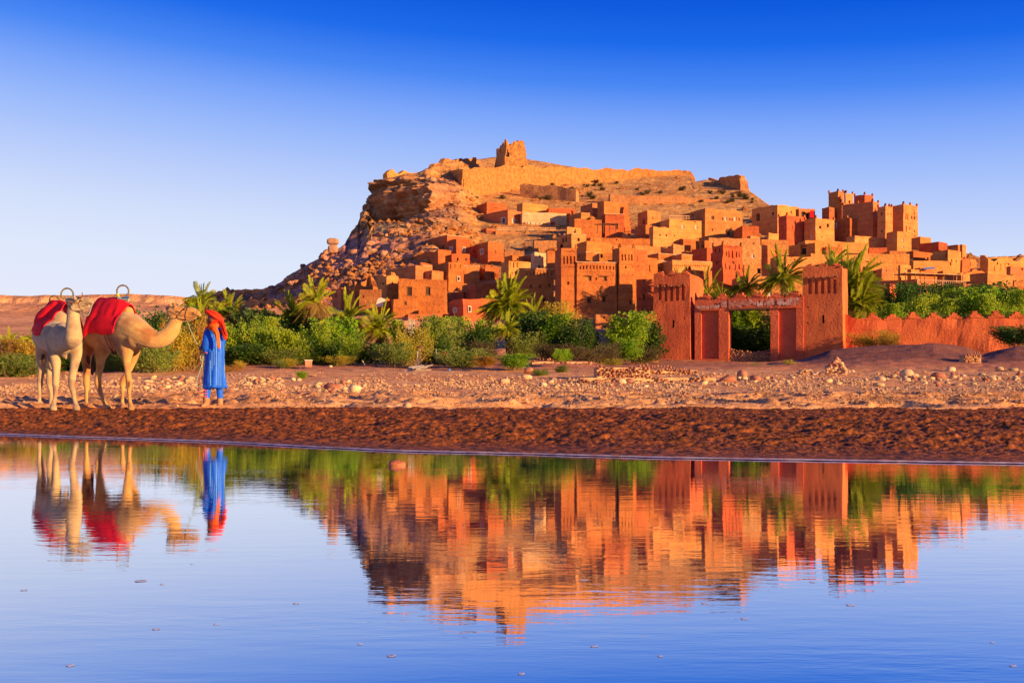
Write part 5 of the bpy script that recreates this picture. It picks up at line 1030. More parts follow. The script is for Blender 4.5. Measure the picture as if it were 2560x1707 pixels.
BL=[
(10,862,945,60,'tam',46,'golden bush at the left edge of the picture','orange'),(62,868,948,42,'tam',47,'yellow bush left of the rear camel','tam'),(30,895,955,70,'olive',44,'low grey green bush at the bottom left edge',None),(110,905,955,40,'dark',48,'dark bush behind the rear camel hind legs',None),
(165,872,948,50,'lime',50,'bright green bush seen between the legs of the rear camel','lime'),(235,880,945,45,'dark',50,'dark bush between the two camels',None),(285,872,948,45,'olive',49,'grey green bush under the belly of the front camel',None),(350,852,945,52,'tam',50,'olive yellow bush under the camel neck','tam'),(395,865,945,40,'olive',47,'olive bush below the curve of the camel neck',None),(425,838,942,45,'tam',49,'golden yellow bush below the camel head','tam'),(470,822,940,45,'tam',50,'tall orange tinted bush left of the robed man','orange'),(452,842,938,35,'willow',52,'pale green bush behind the lead rope',None),(500,835,935,40,'tam',51,'orange bush right behind the walking stick','orange'),
(430,792,900,45,'dark',66,'dark green shrub mass behind the camel neck',None),(375,815,900,50,'olive',70,'dull green shrubs showing over the camel neck',None),(300,860,930,60,'dark',64,'dark shrub seen behind the front camel',None),(110,850,930,60,'tam',66,'distant yellow shrub behind the rear camel','tam'),
(548,835,915,34,W_,56,'light green willow bush right behind the robed man',None),(590,826,916,48,W_,57,'broad bright green willow bush first right of the man',None),(632,812,918,40,W_,58,'tallest bright willow bush right of the man',None),(612,870,920,55,'dark',54,'dark lower bush in front of the bright willows',None),(676,840,918,36,W_,56,'small bright willow bush below the orange palm',None),(706,832,918,30,W_,57,'slender light green bush with loose top',None),(742,842,918,44,W_,56,'rounded grey green willow bush in the middle of the row','willow'),(785,828,918,40,W_,57,'bright willow bush with stems showing at its foot',None),(700,880,920,50,'olive',54,'shaded olive bush low in the willow row',None),(830,815,910,45,'lime',62,'broad leaved bright bush under the second palm',None),(868,845,916,34,'tam',55,'pale feathery bush with bare forked stems','willow'),(812,868,918,40,'dark',56,'dark bush below the second palm',None),(920,868,912,55,'dark',60,'black green thicket under the drooping palm',None),(660,800,900,70,'dark',72,'dark shrubs behind the willow row at the left',None),(760,805,900,60,'dark',74,'dark shrubs behind the orange palm',None),(655,775,860,45,'olive',86,'blue green tree far behind the willow row',None),
(985,866,918,46,'olive',52,'dull olive bush at the left of the lamp posts',None),(1030,838,915,40,'tam',54,'golden green feathery bush beside the lamp posts','tam'),(1012,818,905,32,W_,60,'light willow bush in front of the pale stakes',None),(1068,812,908,38,W_,58,'tall willow bush below the arched gateway',None),(1110,810,905,44,'olive',59,'grey green willow bush right of the arched gateway','olive'),(1096,860,915,40,'dark',56,'dark bush behind the red washing',None),(1190,810,900,42,W_,62,'bright willow bush left of the big palm','willow'),(1175,845,908,50,'dark',60,'dark round bush below the big palm left side',None),(1150,880,925,46,'olive',50,'low grey green bush on the earth bank',None),(1215,862,912,36,'tam',54,'twiggy reddish bush beside the small palm','scrub'),
(1330,798,900,50,'dark',64,'large dark green bush right of the big palm',None),(1312,842,905,46,'olive',60,'blue grey bush under the big palm',None),(1385,806,900,40,'lime',63,'bright green bush before the kasbah left tower','lime'),(1405,776,885,36,'tam',70,'tall pale golden tamarisk before the kasbah','tam'),(1420,828,903,42,'dark',61,'dark glossy bush before the kasbah yard wall',None),(1470,815,892,24,'dark',66,'narrow dark cypress shaped bush before the yard wall',None),(1392,868,912,44,'tam',56,'reddish dry twiggy bush low in the row','scrub'),(1465,875,912,44,'tam',56,'brown dry hedge behind the bright ground shrub','scrub'),(1515,868,910,40,'tam',58,'pale dry reeds beside the small square house','scrub'),(1578,800,895,40,'dark',66,'large glossy green tree left of the left gate tower','lime'),(1600,815,905,36,'dark',68,'dark tree hugging the left gate tower',None),(1556,856,905,32,'lime',62,'sunlit leafy bush left of the left gate tower','lime'),(1600,872,912,34,'tam',63,'brown dry fence brush at the left gate tower','scrub'),
(1850,812,900,50,'dark',83,'dark olive tree filling the gateway','dark'),(1905,818,900,46,'dark',83.5,'second dark tree on the right inside the gateway','dark'),(1845,762,850,46,'lime',85,'sunlit leafy crown at the top left inside the gateway','lime'),(1900,764,850,46,'willow',85.5,'sunlit feathery crown at the top right inside the gateway',None),(1875,820,905,60,'dark',84,'low dark bush behind the cobble wall',None),
(2235,762,845,42,W_,88,'bright willow crown above the wall next to the big palm',None),(2285,735,840,50,W_,92,'large pale green willow behind the crenellated wall',None),(2190,790,850,40,'dark',86,'dark bush under the big palm behind the wall',None),(2340,748,835,38,W_,90,'second pale willow behind the crenellated wall',None),(2385,725,835,48,'lime',93,'broad fresh green tree behind the crenellated wall','lime'),(2440,722,835,46,'lime',92,'fresh green tree left of the last willows','lime'),(2490,738,830,44,W_,90,'light green willow near the right edge behind the wall',None),(2545,728,830,44,W_,92,'light willow at the right edge behind the wall',None),(2250,712,820,44,'dark',100,'dark tree below the terrace restaurant left part',None),(2330,708,820,50,'dark',101,'dark tree directly below the terrace restaurant',None),(2420,712,820,50,'dark',101,'dark tree right of the terrace restaurant',None),(2510,716,820,60,'dark',101,'dark trees at the far right under the houses',None),(2600,722,830,60,'lime',96,'green tree beyond the right edge','lime'),(2360,790,850,80,'dark',84,'shaded bush low behind the middle of the wall',None),(2480,790,850,80,'dark',84,'shaded bush low behind the right of the wall',None),
(2195,836,872,42,'tam',73.5,'golden tamarisk growing in front of the crenellated wall','tam'),(2225,848,875,26,'tam',72,'small orange tinted tamarisk beside the golden one','orange'),(2545,822,872,42,'dark',66,'dark round shrub before the wall at the right edge',None),
(1398,878,905,24,'lime',50,'vivid green leafy ground shrub in the middle of the bank','lime'),(1285,890,925,30,'lime',48,'green ground shrub on the sandy bank','lime'),(1215,895,918,22,'lime',47,'small green and orange plant on the earth bank','orange'),(1530,902,928,26,'tam',54,'thin dry tuft on the terrace wall','tam'),(1408,918,933,14,'olive',46,'lone grey tuft on the sandy slope',None),(1352,932,944,20,'olive',42,'low green weed patch behind the stacked pair of boulders',None),(1975,905,936,13,'tam',55,'yellow upright weed left of the low stone pile','tam'),(1830,925,938,26,'tam',52,'dry grass tuft before the gateway','tam'),(1890,915,938,26,'tam',54,'thin pale weeds right of the large red boulder','olive'),(2270,905,925,22,'olive',55,'sparse green weeds on the gravel mound','olive'),(2330,900,918,24,'olive',56,'sparse weeds further right on the gravel mound','olive'),
(575,915,932,24,'tam',47,'dry orange tuft at the edge of the oasis right of the man','orange'),(710,902,922,26,'olive',50,'low silvery weed patch left of the brick box',None),(724,900,918,14,'lime',50,'tiny green shrub beside the silvery weeds','tam'),(755,940,950,10,'lime',40,'green tuft beside the pale boulder','lime'),(850,893,915,26,'tam',52,'straw coloured reeds at the foot of the willow row','tam'),(600,905,922,14,'tam',48,'small tan tuft at the foot of the dark bush','tam')]
for b in BL: bush(*b[:6],b[6],b[7])
# ---------------- palms ----------------
def frond(seed,droop,n=60,lw=.022,dry=False):
    r=np.random.RandomState(seed); t=np.linspace(0,1,14); x=t*(1-.18*droop*t); z=t*.25*(1-droop)+.12*np.sin(t*2)*(1-droop)-droop*t**2.2*.75
    path=np.stack([x,0*t,z],-1); L=[tube(path,.016,.003,3)]; V=[];Fc=[]
    for i in range(n):
        s=.14+.86*i/(n-1); p=np.array([np.interp(s,t,path[:,k]) for k in range(3)]); d=np.array([np.interp(min(1,s+.05),t,path[:,k])-np.interp(s-.05,t,path[:,k]) for k in range(3)]); d/=np.linalg.norm(d)
        ln=.30*(math.sin(math.pi*min(1,.12+s*.9))**.55)*r.uniform(.85,1.1)
        for sg in (-1,1):
            dv=d*.85+np.array([0,sg*.75,.22 if not dry else -.25])+r.normal(0,.07,3); dv/=np.linalg.norm(dv); up=np.array([0,-sg*.25,.97]); w_=np.cross(dv,up); w_/=np.linalg.norm(w_); k=len(V)
            m=p+dv*ln*.5; e=p+dv*ln+np.array([0,0,-.05*ln]); V+=[p-w_*lw*.25,m-w_*lw*.5,e,m+w_*lw*.5]; Fc.append((k,k+1,k+2,k+3))
    return merge(L+[(V,Fc)])
FR=[]
for i,dr in enumerate((-.25,.0,.25,.5,.8,1.1)):
    o=proto('frond',*frond(200+i,dr),'wood'); o.data.materials.clear(); o.data.materials.append(LM['frond']); FR.append(o.data)
FD=[]
for i,dr in enumerate((1.1,1.5)):
    o=proto('frond',*frond(220+i,dr,24,.022,True),'wood'); o.data.materials.clear(); o.data.materials.append(LM['fdry']); FD.append(o.data)
def palm(px,py,Y,rpx,trunk,label,n=46,up=0.,dry=6,dryall=False,lean=(0,0),name='palm_tree'):
    x,_,z=at(px,py,Y); Ln=rpx/F*Y*1.22; tz=max(.4,trunk/F*Y); root=empty(name,(x-lean[0],Y-lean[1],z-tz)); tag(root,label,'palm tree','date palms of the oasis')
    pth=[np.array([lean[0]*t**1.5,lean[1]*t**1.5,tz*t]) for t in np.linspace(0,1,14)]; tr=.085*Ln+.06
    vs,fs=tube(pth,tr*1.15,tr,9); r=random.Random(int(px)); vs=[v+np.array([r.uniform(-1,1),r.uniform(-1,1),0])*tr*.2 for v in vs]; mesh('trunk',vs,fs,M['bark'],root)
    # old leaf bases swelling below the crown
    vs,fs=icos(2,int(px)%9,(1,1,1.5),.3); mesh('crown_boot',[(a*tr*1.25+lean[0],b*tr*1.25+lean[1],c*tr*1.3+tz-tr*1.1) for a,b,c in vs],fs,M['bark'],root)
    n=int(n*1.35)
    for i in range(n):
        t=(i+.5)/n; az=i*2.39996+r.uniform(-.25,.25); el=math.radians(84-t*112+r.uniform(-8,8)+up*(1-t)*10)
        vi=min(5,max(0,int(t*5.2+r.uniform(-.6,.9)))); dat=FR[vi]
        if dryall and t>.45 or (not dryall and t>.86 and r.random()<.6): dat=FD[r.randrange(2)]
        o=bpy.data.objects.new('frond',dat); link(o,root); s=Ln*r.uniform(.85,1.08)*(.8+.2*math.sin(math.pi*min(1,t+.25)))
        o.location=(lean[0]+math.cos(az)*tr*.5,lean[1]+math.sin(az)*tr*.5,tz+tr*(.8-t)); o.rotation_mode='ZYX'; o.rotation_euler=(r.uniform(-.35,.35),-el+.15,az); o.scale=(s,s,s)
    for i in range(dry):
        az=r.uniform(0,6.28); o=bpy.data.objects.new('frond',FD[r.randrange(2)]); link(o,root); s=Ln*r.uniform(.7,.95); o.location=(lean[0],lean[1],tz-tr*.8); o.rotation_mode='ZYX'; o.rotation_euler=(0,math.radians(25),az); o.scale=(s,s,s)
PL=[
(792,760,72,50,75,'palm with golden dry fronds hanging under its crown left of the town',dict(dryall=True,n=54)),
(868,806,68,56,70,'bushy green palm right of the golden palm',dict(n=50,dry=0)),
(948,828,66,54,60,'dark spreading palm with hanging dry stems above the thicket',dict(n=50,dry=8)),
(735,802,74,58,60,'dark shaded palm behind the golden palm',dict(n=46,dry=2)),
(504,757,74,40,60,'palm directly above the head of the front camel',dict(n=44,dry=3)),
(500,806,70,42,50,'darker low palm between the camel head and the man',dict(n=40,dry=2)),
(573,784,76,44,60,'palm with yellow tipped fronds right of the turban',dict(n=46,dry=3)),
(590,822,78,44,40,'shaded palm below the yellow tipped one',dict(n=40,dry=0)),
(1272,768,66,62,90,'biggest palm with a full round crown before the orange kasbah',dict(n=80,dry=12)),
(1335,794,70,44,60,'half hidden palm right behind the biggest palm',dict(n=36,dry=0,up=1)),
(1271,826,60,34,85,'small thin stemmed palm under the biggest palm',dict(n=40,dry=6)),
(1769,735,97,50,70,'narrow upright palm just right of the left gate tower',dict(n=26,dry=0,up=2)),
(1960,700,98,60,75,'tall palm with a thick trunk above the gate wall',dict(n=44,dry=2,up=1)),
(1866,722,99,42,60,'dense dark palm above the middle of the gate wall',dict(n=44,dry=0)),
(1804,744,94,26,40,'little sprouting palm left over the gate wall',dict(n=22,dry=0,up=1)),
(1978,741,92,24,40,'little palm shoot at the foot of the tall gate palm',dict(n=20,dry=0,up=1)),
(2080,668,97,46,60,'palm crown peeking over the right gate tower',dict(n=38,dry=0)),
(2122,735,84,84,70,'huge bushy palm right of the right gate tower',dict(n=80,dry=6)),
(2150,765,82,64,40,'lower trunkless palm spreading right of the huge bushy palm',dict(n=44,dry=4)),
(1698,708,103.5,33,60,'palm hidden behind the left gate tower whose shadow falls on the kasbah',dict(n=40,dry=0)),
(28,855,60,26,20,'tiny dark palm at the left edge behind the golden bush',dict(n=26,dry=0)),
(84,850,62,24,20,'tiny dark palm left of the rear camel',dict(n=24,dry=0)),
]
for px,py,Y,r_,t_,lab,k in PL: palm(px,py,Y,r_,t_,lab,**k)
# scrub dots on the upper slopes
for i in range(44):
    k=R.choice([(1180,1900,445,505)]*3+[(1450,1850,455,500)]); a=R.uniform(k[0],k[1]); b=R.uniform(max(k[2],np.interp(a,skx,sky_)+18),k[3]+5); p=hill_pt(a,b); s=R.uniform(.5,1.1)
    root=empty('desert_shrub',(float(p[0]),float(p[1]),float(p[2]-.1)),R.uniform(0,6)); tag(root,'small dark desert shrub dotting the bare slope below the fortress wall','shrub','desert shrubs on the hill'); root.scale=(s*1.3,s*1.3,s)
    me,ms=BP['olive',i%3]; kk=('olive',i%3,'scrubd')
    if kk not in _fm: m2=me.copy(); m2.materials.clear(); m2.materials.append(LM['scrub']); _fm[kk]=m2
    link(bpy.data.objects.new('foliage',_fm[kk]),root)
# ---------------- camels, blankets, man ----------------
def pt(px,py,D,Y0=17.7): return np.array(at(px,py,Y0+D))
def chain(L,Y0=17.7,seg=4,k=14,flat=None):
    "loft through (px,py,depth,r_px[,depth radius factor]) with round ends"
    P=np.array([pt(a[0],a[1],a[2],Y0) for a in L]); Rr=np.array([a[3]*(Y0+a[2])/F for a in L]); Q=np.array([a[4] if len(a)>4 else 1. for a in L])
    n=len(P); t=np.linspace(0,n-1,(n-1)*seg+1); 
    def cr(A):
        o=[]
        for x in t:
            i=min(int(x),n-2); f=x-i; a,b,c,d=A[max(i-1,0)],A[i],A[i+1],A[min(i+2,n-1)]
            o.append(.5*((2*b)+(-a+c)*f+(2*a-5*b+4*c-d)*f*f+(-a+3*b-3*c+d)*f**3))
        return np.array(o)
    P2,R2,Q2=cr(P),np.maximum(cr(Rr),.004),cr(Q); T=np.gradient(P2,axis=0); T/=np.linalg.norm(T,axis=1)[:,None]+1e-9
    # ends
    def cap(p,d,r,s): return [(p+d*s*r*math.sin(a),r*math.cos(a)) for a in (1.25,.85,.4)]
    rings=[]
    for p,r in cap(P2[0],T[0],R2[0],-1): rings.append((p,r,T[0],Q2[0]))
    for i in range(len(P2)): rings.append((P2[i],R2[i],T[i],Q2[i]))
    for p,r in cap(P2[-1],T[-1],R2[-1],1)[::-1]: rings.append((p,r,T[-1],Q2[-1]))
    vs=[];fs=[]; ref=np.array([0,1.,0])
    for j,(p,r,d,q) in enumerate(rings):
        a=ref-d*(ref@d); 
        if np.linalg.norm(a)<.25: a=np.array([1.,0,0])-d*d[0]
        a/=np.linalg.norm(a); b=np.cross(d,a)
        for i in range(k): an=6.2832*i/k; vs.append(p+a*math.cos(an)*r*q+b*math.sin(an)*r)
        if j:
            o=(j-1)*k
            for i in range(k): fs.append((o+i,o+(i+1)%k,o+k+(i+1)%k,o+k+i))
    fs.append(tuple(range(k))); fs.append(tuple(range(len(vs)-1,len(vs)-k-1,-1))); return vs,fs
def sculpt(name,chains,m,parent,vox=.014,smooth=6,Y0=17.7,loc=(0,0,0),fur=0):
    V,Fc=merge([chain(c,Y0) for c in chains]); loc=np.array(loc)
    me=bpy.data.meshes.new('tmp'); me.from_pydata([tuple(np.array(v)-loc) for v in V],[],Fc); bm=bmesh.new(); bm.from_mesh(me); bmesh.ops.recalc_face_normals(bm,faces=bm.faces); bm.to_mesh(me); bm.free()
    o=bpy.data.objects.new('tmp',me); COL.objects.link(o)
    r=o.modifiers.new('r','REMESH'); r.mode='VOXEL'; r.voxel_size=vox; s=o.modifiers.new('s','SMOOTH'); s.iterations=smooth; s.factor=.6
    dg=bpy.context.evaluated_depsgraph_get(); dg.update(); m2=bpy.data.meshes.new_from_object(o.evaluated_get(dg)); bpy.data.objects.remove(o)
    m2.name=name; m2.materials.clear(); m2.materials.append(m); m2.shade_smooth(); n=bpy.data.objects.new(name,m2); link(n,parent); return n
def furmat(name,c,c2,c3,zlo=.25,zhi=1.3):
    m=mat(name,c,c2,sc=4.5,rough=.9,bump=1,bsc=45,spec=.15,coord='obj'); t=m.node_tree; n=t.nodes; b=n['Principled BSDF']; src=b.inputs['Base Color'].links[0].from_socket
    g=n.new('ShaderNodeTexCoord'); nz=n.new('ShaderNodeTexNoise'); nz.inputs['Scale'].default_value=4.2; nz.inputs['Detail'].default_value=5; t.links.new(g.outputs['Object'],nz.inputs['Vector'])
    mr=n.new('ShaderNodeMapRange'); mr.inputs[1].default_value=.47; mr.inputs[2].default_value=.66; t.links.new(nz.outputs[0],mr.inputs[0])
    mx=n.new('ShaderNodeMixRGB'); mx.inputs[2].default_value=(*c3,1); t.links.new(mr.outputs[0],mx.inputs[0]); t.links.new(src,mx.inputs[1]); t.links.new(mx.outputs[0],b.inputs['Base Color']); b.inputs['Sheen Weight'].default_value=.3; return m
M['fur']=furmat('camel_fur',(.56,.31,.095),(.44,.21,.065),(.34,.13,.04)); M['fur2']=furmat('pale_camel_fur',(.52,.36,.19),(.42,.27,.14),(.27,.16,.10))
M['redcloth']=mat('red_wool_cloth',(.80,.008,.02),(.66,.006,.018),sc=4,bump=.5,bsc=30,rough=.85,coord='obj'); M['rope']=mat('pale_green_rope',(.35,.42,.3),(.2,.26,.2),sc=30,bump=.3,bsc=80)
M['strap']=mat('dark_strap',(.05,.015,.02),(.03,.01,.015),sc=10); M['hoop']=mat('wrapped_iron_hoop',(.10,.08,.05),(.22,.17,.06),sc=40,rough=.6); M['leather']=mat('brown_leather_band',(.28,.12,.05),(.16,.07,.04),sc=20,bump=.3,bsc=60)
M['darkfur']=mat('dark_fur',(.06,.03,.025),(.1,.05,.03),sc=20); M['tan']=mat('tan_boot_leather',(.45,.22,.11),(.34,.16,.08),sc=8,bump=.3,bsc=30); M['hoof']=mat('toe_nail',(.2,.13,.09)); M['padg']=mat('grey_green_pad',(.35,.42,.36),(.2,.3,.3),sc=20)
def ropeobj(name,L,r,m,parent,Y0=17.7,loc=(0,0,0),seg=6):
    P=np.array([pt(*a,Y0) for a in L]); n=len(P); t=np.linspace(0,n-1,(n-1)*seg+1); o=[]
    for x in t:
        i=min(int(x),n-2); f=x-i; a,b,c,d=P[max(i-1,0)],P[i],P[i+1],P[min(i+2,n-1)]; o.append(.5*((2*b)+(-a+c)*f+(2*a-5*b+4*c-d)*f*f+(-a+3*b-3*c+d)*f**3))
    vs,fs=tube(np.array(o)-np.array(loc),r,r,6); return mesh(name,vs,fs,m,parent,smooth=True)
# front camel
c1=[[(238,838,.55,34,1.0),(258,832,.42,46,.95),(283,826,.2,54,.85),(307,828,0,50,.8),(328,834,-.18,40,.85),(340,842,-.28,30,.9)],
[(272,808,.3,44,.9),(283,780,.25,32,.8),(292,762,.22,20,.8),(296,755,.2,12,.8)],
[(312,812,.0,38,.85),(318,792,-.02,26,.8),(320,780,-.02,14,.8)],
[(322,818,-.15,38,.9),(346,832,-.3,34,.85),(370,844,-.38,27,.8),(392,850,-.4,21.5,.72),(412,843,-.4,21,.7),(429,826,-.38,19.5,.7),(437,808,-.37,17,.7),(438,794,-.36,15,.75)],
[(430,780,-.36,14,.9),(446,779,-.36,15.5,.95),(460,780,-.37,13.5,.85),(473,778,-.37,10.5,.8),(484,779,-.37,9.5,.8),(493,783,-.37,7.5,.9),(498,787,-.37,5.5,.9)],
[(438,791,-.36,13,.8),(455,795,-.36,11,.75),(470,795,-.36,8,.75),(486,793,-.36,6,.8)],
[(452,769,-.40,5,.9),(458,768,-.41,4,.9)],
[(318,858,-.2,24,.8),(318,880,-.22,16,.8),(317,902,-.22,10.5,.9),(319,925,-.22,7.8,.9),(321,942,-.22,7.5),(323,958,-.22,8.2),(323,972,-.22,6),(323,988,-.22,4.6),(325,1004,-.22,5),(327,1015,-.22,6.5),(329,1021,-.26,8.5,1.1)],
[(334,858,.12,20,.8),(337,880,.15,13,.8),(331,905,.15,9,.9),(320,930,.15,7),(310,945,.15,7),(306,960,.15,7.5),(307,972,.15,5.5),(306,990,.15,4.3),(306,1006,.15,5),(308,1015,.12,6),(308,1021,.08,8.5,1.1)],
[(262,850,.28,34,.7),(256,875,.22,22,.8),(252,895,.22,13,.9),(250,918,.22,9.5),(246,940,.22,8),(245,957,.22,8.5),(249,975,.22,6.3),(255,992,.22,5.2),(261,1007,.22,5.2),(267,1016,.2,6.5),(273,1021,.15,8,1.2)],
[(228,850,.62,26,.8),(218,878,.62,17,.9),(216,900,.62,12),(217,922,.62,9.5),(217,942,.62,7.5),(216,958,.62,7.8),(217,975,.62,5.3),(216,992,.62,4.4),(216,1007,.62,4.8),(216,1016,.6,6.5),(217,1021,.56,8.5,1.1)],
[(303,883,-.1,10,1.2),(307,890,-.12,6,1.2)],
[(430,769,-.28,4,.7),(425,763,-.26,5,.5),(423,757,-.25,3,.4)],[(437,768,-.44,4,.7),(436,762,-.46,4.5,.5),(434,757,-.47,2.6,.4)]]
L1=(float(pt(280,1020,.2)[0]),17.85,.26); r1=empty('camel',L1); tag(r1,'tan camel standing side on with its neck stretched toward the robed man','camel',)
sculpt('body',c1,M['fur'],r1,loc=L1)
def blobs(name,L,m,root,loc,vox=.012): return sculpt(name,L,m,root,vox=vox,smooth=3,loc=loc)
blobs('poll_hair',[[(421,771,-.36,4.5),(417,769,-.36,4),(422,778,-.36,5),(420,788,-.36,3)]],M['darkfur'],r1,L1)
blobs('tail',[[(233,880,.75,3.5),(231,905,.8,3),(230,922,.8,5),(231,936,.8,2.5)]],M['darkfur'],r1,L1)
for a,b,D in ((459,774,-.545),): blobs('eye',[[(a-3,b,D,2.0),(a+3,b+1,D,1.6)]],M['strap'],r1,L1,.008)
blobs('mouth_line',[[(498,790,-.43,1.0),(489,789,-.475,1.1),(480,787,-.50,1.0)]],M['darkfur'],r1,L1,.006)
blobs('nostril',[[(491,778,-.475,1.3),(494,780,-.47,1.0)]],M['darkfur'],r1,L1,.006)
blobs('knee_pad',[[(323,956,-.33,3.5,.4),(323,966,-.31,3,.4)]],M['leather'],r1,L1)
blobs('dark_patch',[[(220,893,.40,5,.5),(221,903,.43,5,.5),(223,910,.45,3,.5)]],M['darkfur'],r1,L1)
hal=ropeobj('halter',[(422,778,-.50),(432,783,-.575),(444,787,-.585),(456,789,-.56),(462,788,-.53)],.011,M['leather'],r1,loc=L1)
ropeobj('noseband',[(470,763,-.36),(467,771,-.51),(464,780,-.545),(462,790,-.53),(464,800,-.40)],.010,M['strap'],r1,loc=L1)
ropeobj('girth_strap',[(262,836,-.21),(266,850,-.235),(274,866,-.22),(282,880,-.14),(286,884,.0)],.016,M['strap'],r1,loc=L1)
ropeobj('girth_strap',[(270,836,-.225),(275,850,-.24),(281,864,-.235),(287,876,-.2),(291,884,-.05)],.012,M['strap'],r1,loc=L1)
# rear camel, seen nearly head on
c2=[[(112,842,.95,30,1.),(122,836,.7,42,.9),(138,838,.35,46,.9),(152,846,.05,42,.9),(162,856,-.12,32,.9)],
[(126,805,.65,38,.9),(133,782,.55,26,.8),(139,768,.5,15,.8)],
[(146,818,.25,34,.8),(152,800,.15,22,.8)],
[(158,838,-.1,34,.8),(172,848,-.35,27,.8),(182,846,-.50,23,1.),(183,828,-.58,20,1.05),(183,810,-.62,17.5,1.),(183,792,-.62,15.5),(183,776,-.62,15)],
[(178,754,-.62,13,1.),(190,753,-.64,14.5,1.),(203,754,-.66,12,.9),(215,752,-.68,9.5,.9),(224,753,-.70,7.5,.9),(230,756,-.71,5.5,.9)],
[(184,766,-.63,13),(196,770,-.65,11,.8),(208,768,-.66,8,.8),(220,764,-.68,6,.8)],
[(196,744,-.72,4),(202,744,-.73,3.5)],
[(172,752,-.62,4,.6),(166,746,-.64,5.5,.5),(163,741,-.64,3,.5)],[(188,752,-.74,4,.6),(187,746,-.78,5.5,.5),(185,740,-.79,3,.5)],
[(137,860,.0,22,.9),(138,885,-.05,16,.9),(140,905,-.05,12),(141,928,-.05,9),(140,945,-.05,8),(139,960,-.05,8.5),(139,975,-.05,6),(138,992,-.05,4.6),(135,1006,-.08,6),(133,1015,-.1,7.5),(133,1021,-.14,9,1.1)],
[(184,862,-.1,22,.9),(190,885,-.12,15,.9),(187,908,-.12,11),(183,930,-.12,9),(180,950,-.12,9),(179,963,-.12,8.2),(183,980,-.12,6.3),(186,996,-.12,5.5),(189,1009,-.14,6),(191,1016,-.16,7.5),(191,1020,-.2,9,1.1)],
[(112,860,.95,24,.9),(105,885,.95,15,.9),(104,908,.95,11),(104,928,.95,8.5),(101,945,.95,7.5),(100,960,.95,7.5),(99,978,.95,5),(99,996,.95,4.3),(98,1006,.92,5),(97,1011,.88,7.5,1.1)],
[(135,862,.8,22,.8),(131,890,.85,13),(126,915,.85,9),(124,938,.85,7.5),(123,955,.85,7.5),(126,972,.85,5.5),(128,992,.85,4.8),(128,1005,.83,6),(129,1010,.8,7.5,1.1)],
[(164,885,-.1,12,1.),(166,893,-.1,6,1.)]]
L2=(float(pt(150,1018,.3)[0]),18.0,.26); r2=empty('camel',L2); tag(r2,'pale cream camel facing forward at the far left with its head turned right','camel')
sculpt('body',c2,M['fur2'],r2,loc=L2)
blobs('eye',[[(201,752,-.865,2.0),(205,753,-.87,1.6)]],M['strap'],r2,L2,.008)
blobs('mouth_line',[[(229,759,-.76,1.0),(220,760,-.80,1.1),(211,760,-.82,1.0)]],M['darkfur'],r2,L2,.006)
blobs('tail',[[(120,870,1.15,3.5),(122,900,1.2,3.5),(123,925,1.2,5)]],M['leather'],r2,L2)
blobs('dark_patch',[[(108,888,.66,4.5,.5),(107,900,.70,5,.5),(109,910,.74,3,.5)]],M['darkfur'],r2,L2)
ropeobj('halter',[(168,755,-.76),(176,757,-.835),(188,757,-.86),(196,757,-.83)],.012,M['leather'],r2,loc=L2)
ropeobj('noseband',[(209,739,-.7),(203,746,-.83),(197,757,-.845),(198,768,-.83),(204,774,-.75),(208,777,-.68)],.008,M['leather'],r2,loc=L2)
ropeobj('nose_peg',[(204,744,-.8),(206,736,-.8),(205,731,-.8)],.009,M['leather'],r2,loc=L2)
tag(ropeobj('linking_rope',[(207,773,-.8),(206,783,-.6),(214,789,-.3),(222,785,.0),(231,760,.3),(236,752,.5)],.009,M['rope'],None),'thin slack rope tying the rear camel to the saddle of the front camel','rope')
# blankets: cloth lofted over the hump, pushed clear of the body
def cloth(name,rows,label,body,m,nu=36,nv=60,thick=.012,wave=.02):
    C=np.array([[pt(*q) for q in r] for r in rows]) # rows along body, each: near hem .. ridge .. far hem
    def interp(A,t):
        n=len(A); i=min(int(t*(n-1)),n-2); f=t*(n-1)-i; a,b,c,d=A[max(i-1,0)],A[i],A[i+1],A[min(i+2,n-1)]
        return .5*((2*b)+(-a+c)*f+(2*a-5*b+4*c-d)*f*f+(-a+3*b-3*c+d)*f**3)
    V=[]
    for i in range(nu):
        row=interp(C,i/(nu-1))
        V.append([interp(row,j/(nv-1)) for j in range(nv)])
    V=np.array(V); cen=V.mean((0,1)); nn=np.cross(np.gradient(V,axis=0),np.gradient(V,axis=1)); nn/=np.linalg.norm(nn,axis=2)[...,None]+1e-9
    ii=np.arange(nu)[:,None]/nu; jj=np.arange(nv)[None,:]/nv; hang=np.abs(jj-.5)*2
    V=V+nn*((vn(ii*9+jj*1.2,jj*1.0+0*ii,0*ii,131)*1.4+vn(ii*19,jj*2+0*ii,0*ii,133)*.5)*wave*(.25+hang)*1.3)[...,None]
    V[...,2]+=vn(ii*6,jj*0,0*ii,135)*.02*hang**3
    loc=V[nu//2,nv//2].copy(); o=gridmesh(name,V-loc,m,True); o.location=loc; me=o.data
    s=o.modifiers.new('w','SHRINKWRAP'); s.target=body; s.wrap_method='NEAREST_SURFACEPOINT'; s.wrap_mode='OUTSIDE'; s.offset=.02
    sm_=o.modifiers.new('s','SMOOTH'); sm_.iterations=3
    so_=o.modifiers.new('t','SOLIDIFY'); so_.thickness=thick; so_.offset=1
    dg=bpy.context.evaluated_depsgraph_get(); dg.update(); m2=bpy.data.meshes.new_from_object(o.evaluated_get(dg)); o.modifiers.clear(); o.data=m2; m2.name=name; m2.shade_smooth(); tag(o,label,'blanket')
    return o
b1=[o for o in r1.children if o.name.startswith('body')][0]; b2=[o for o in r2.children if o.name.startswith('body')][0]
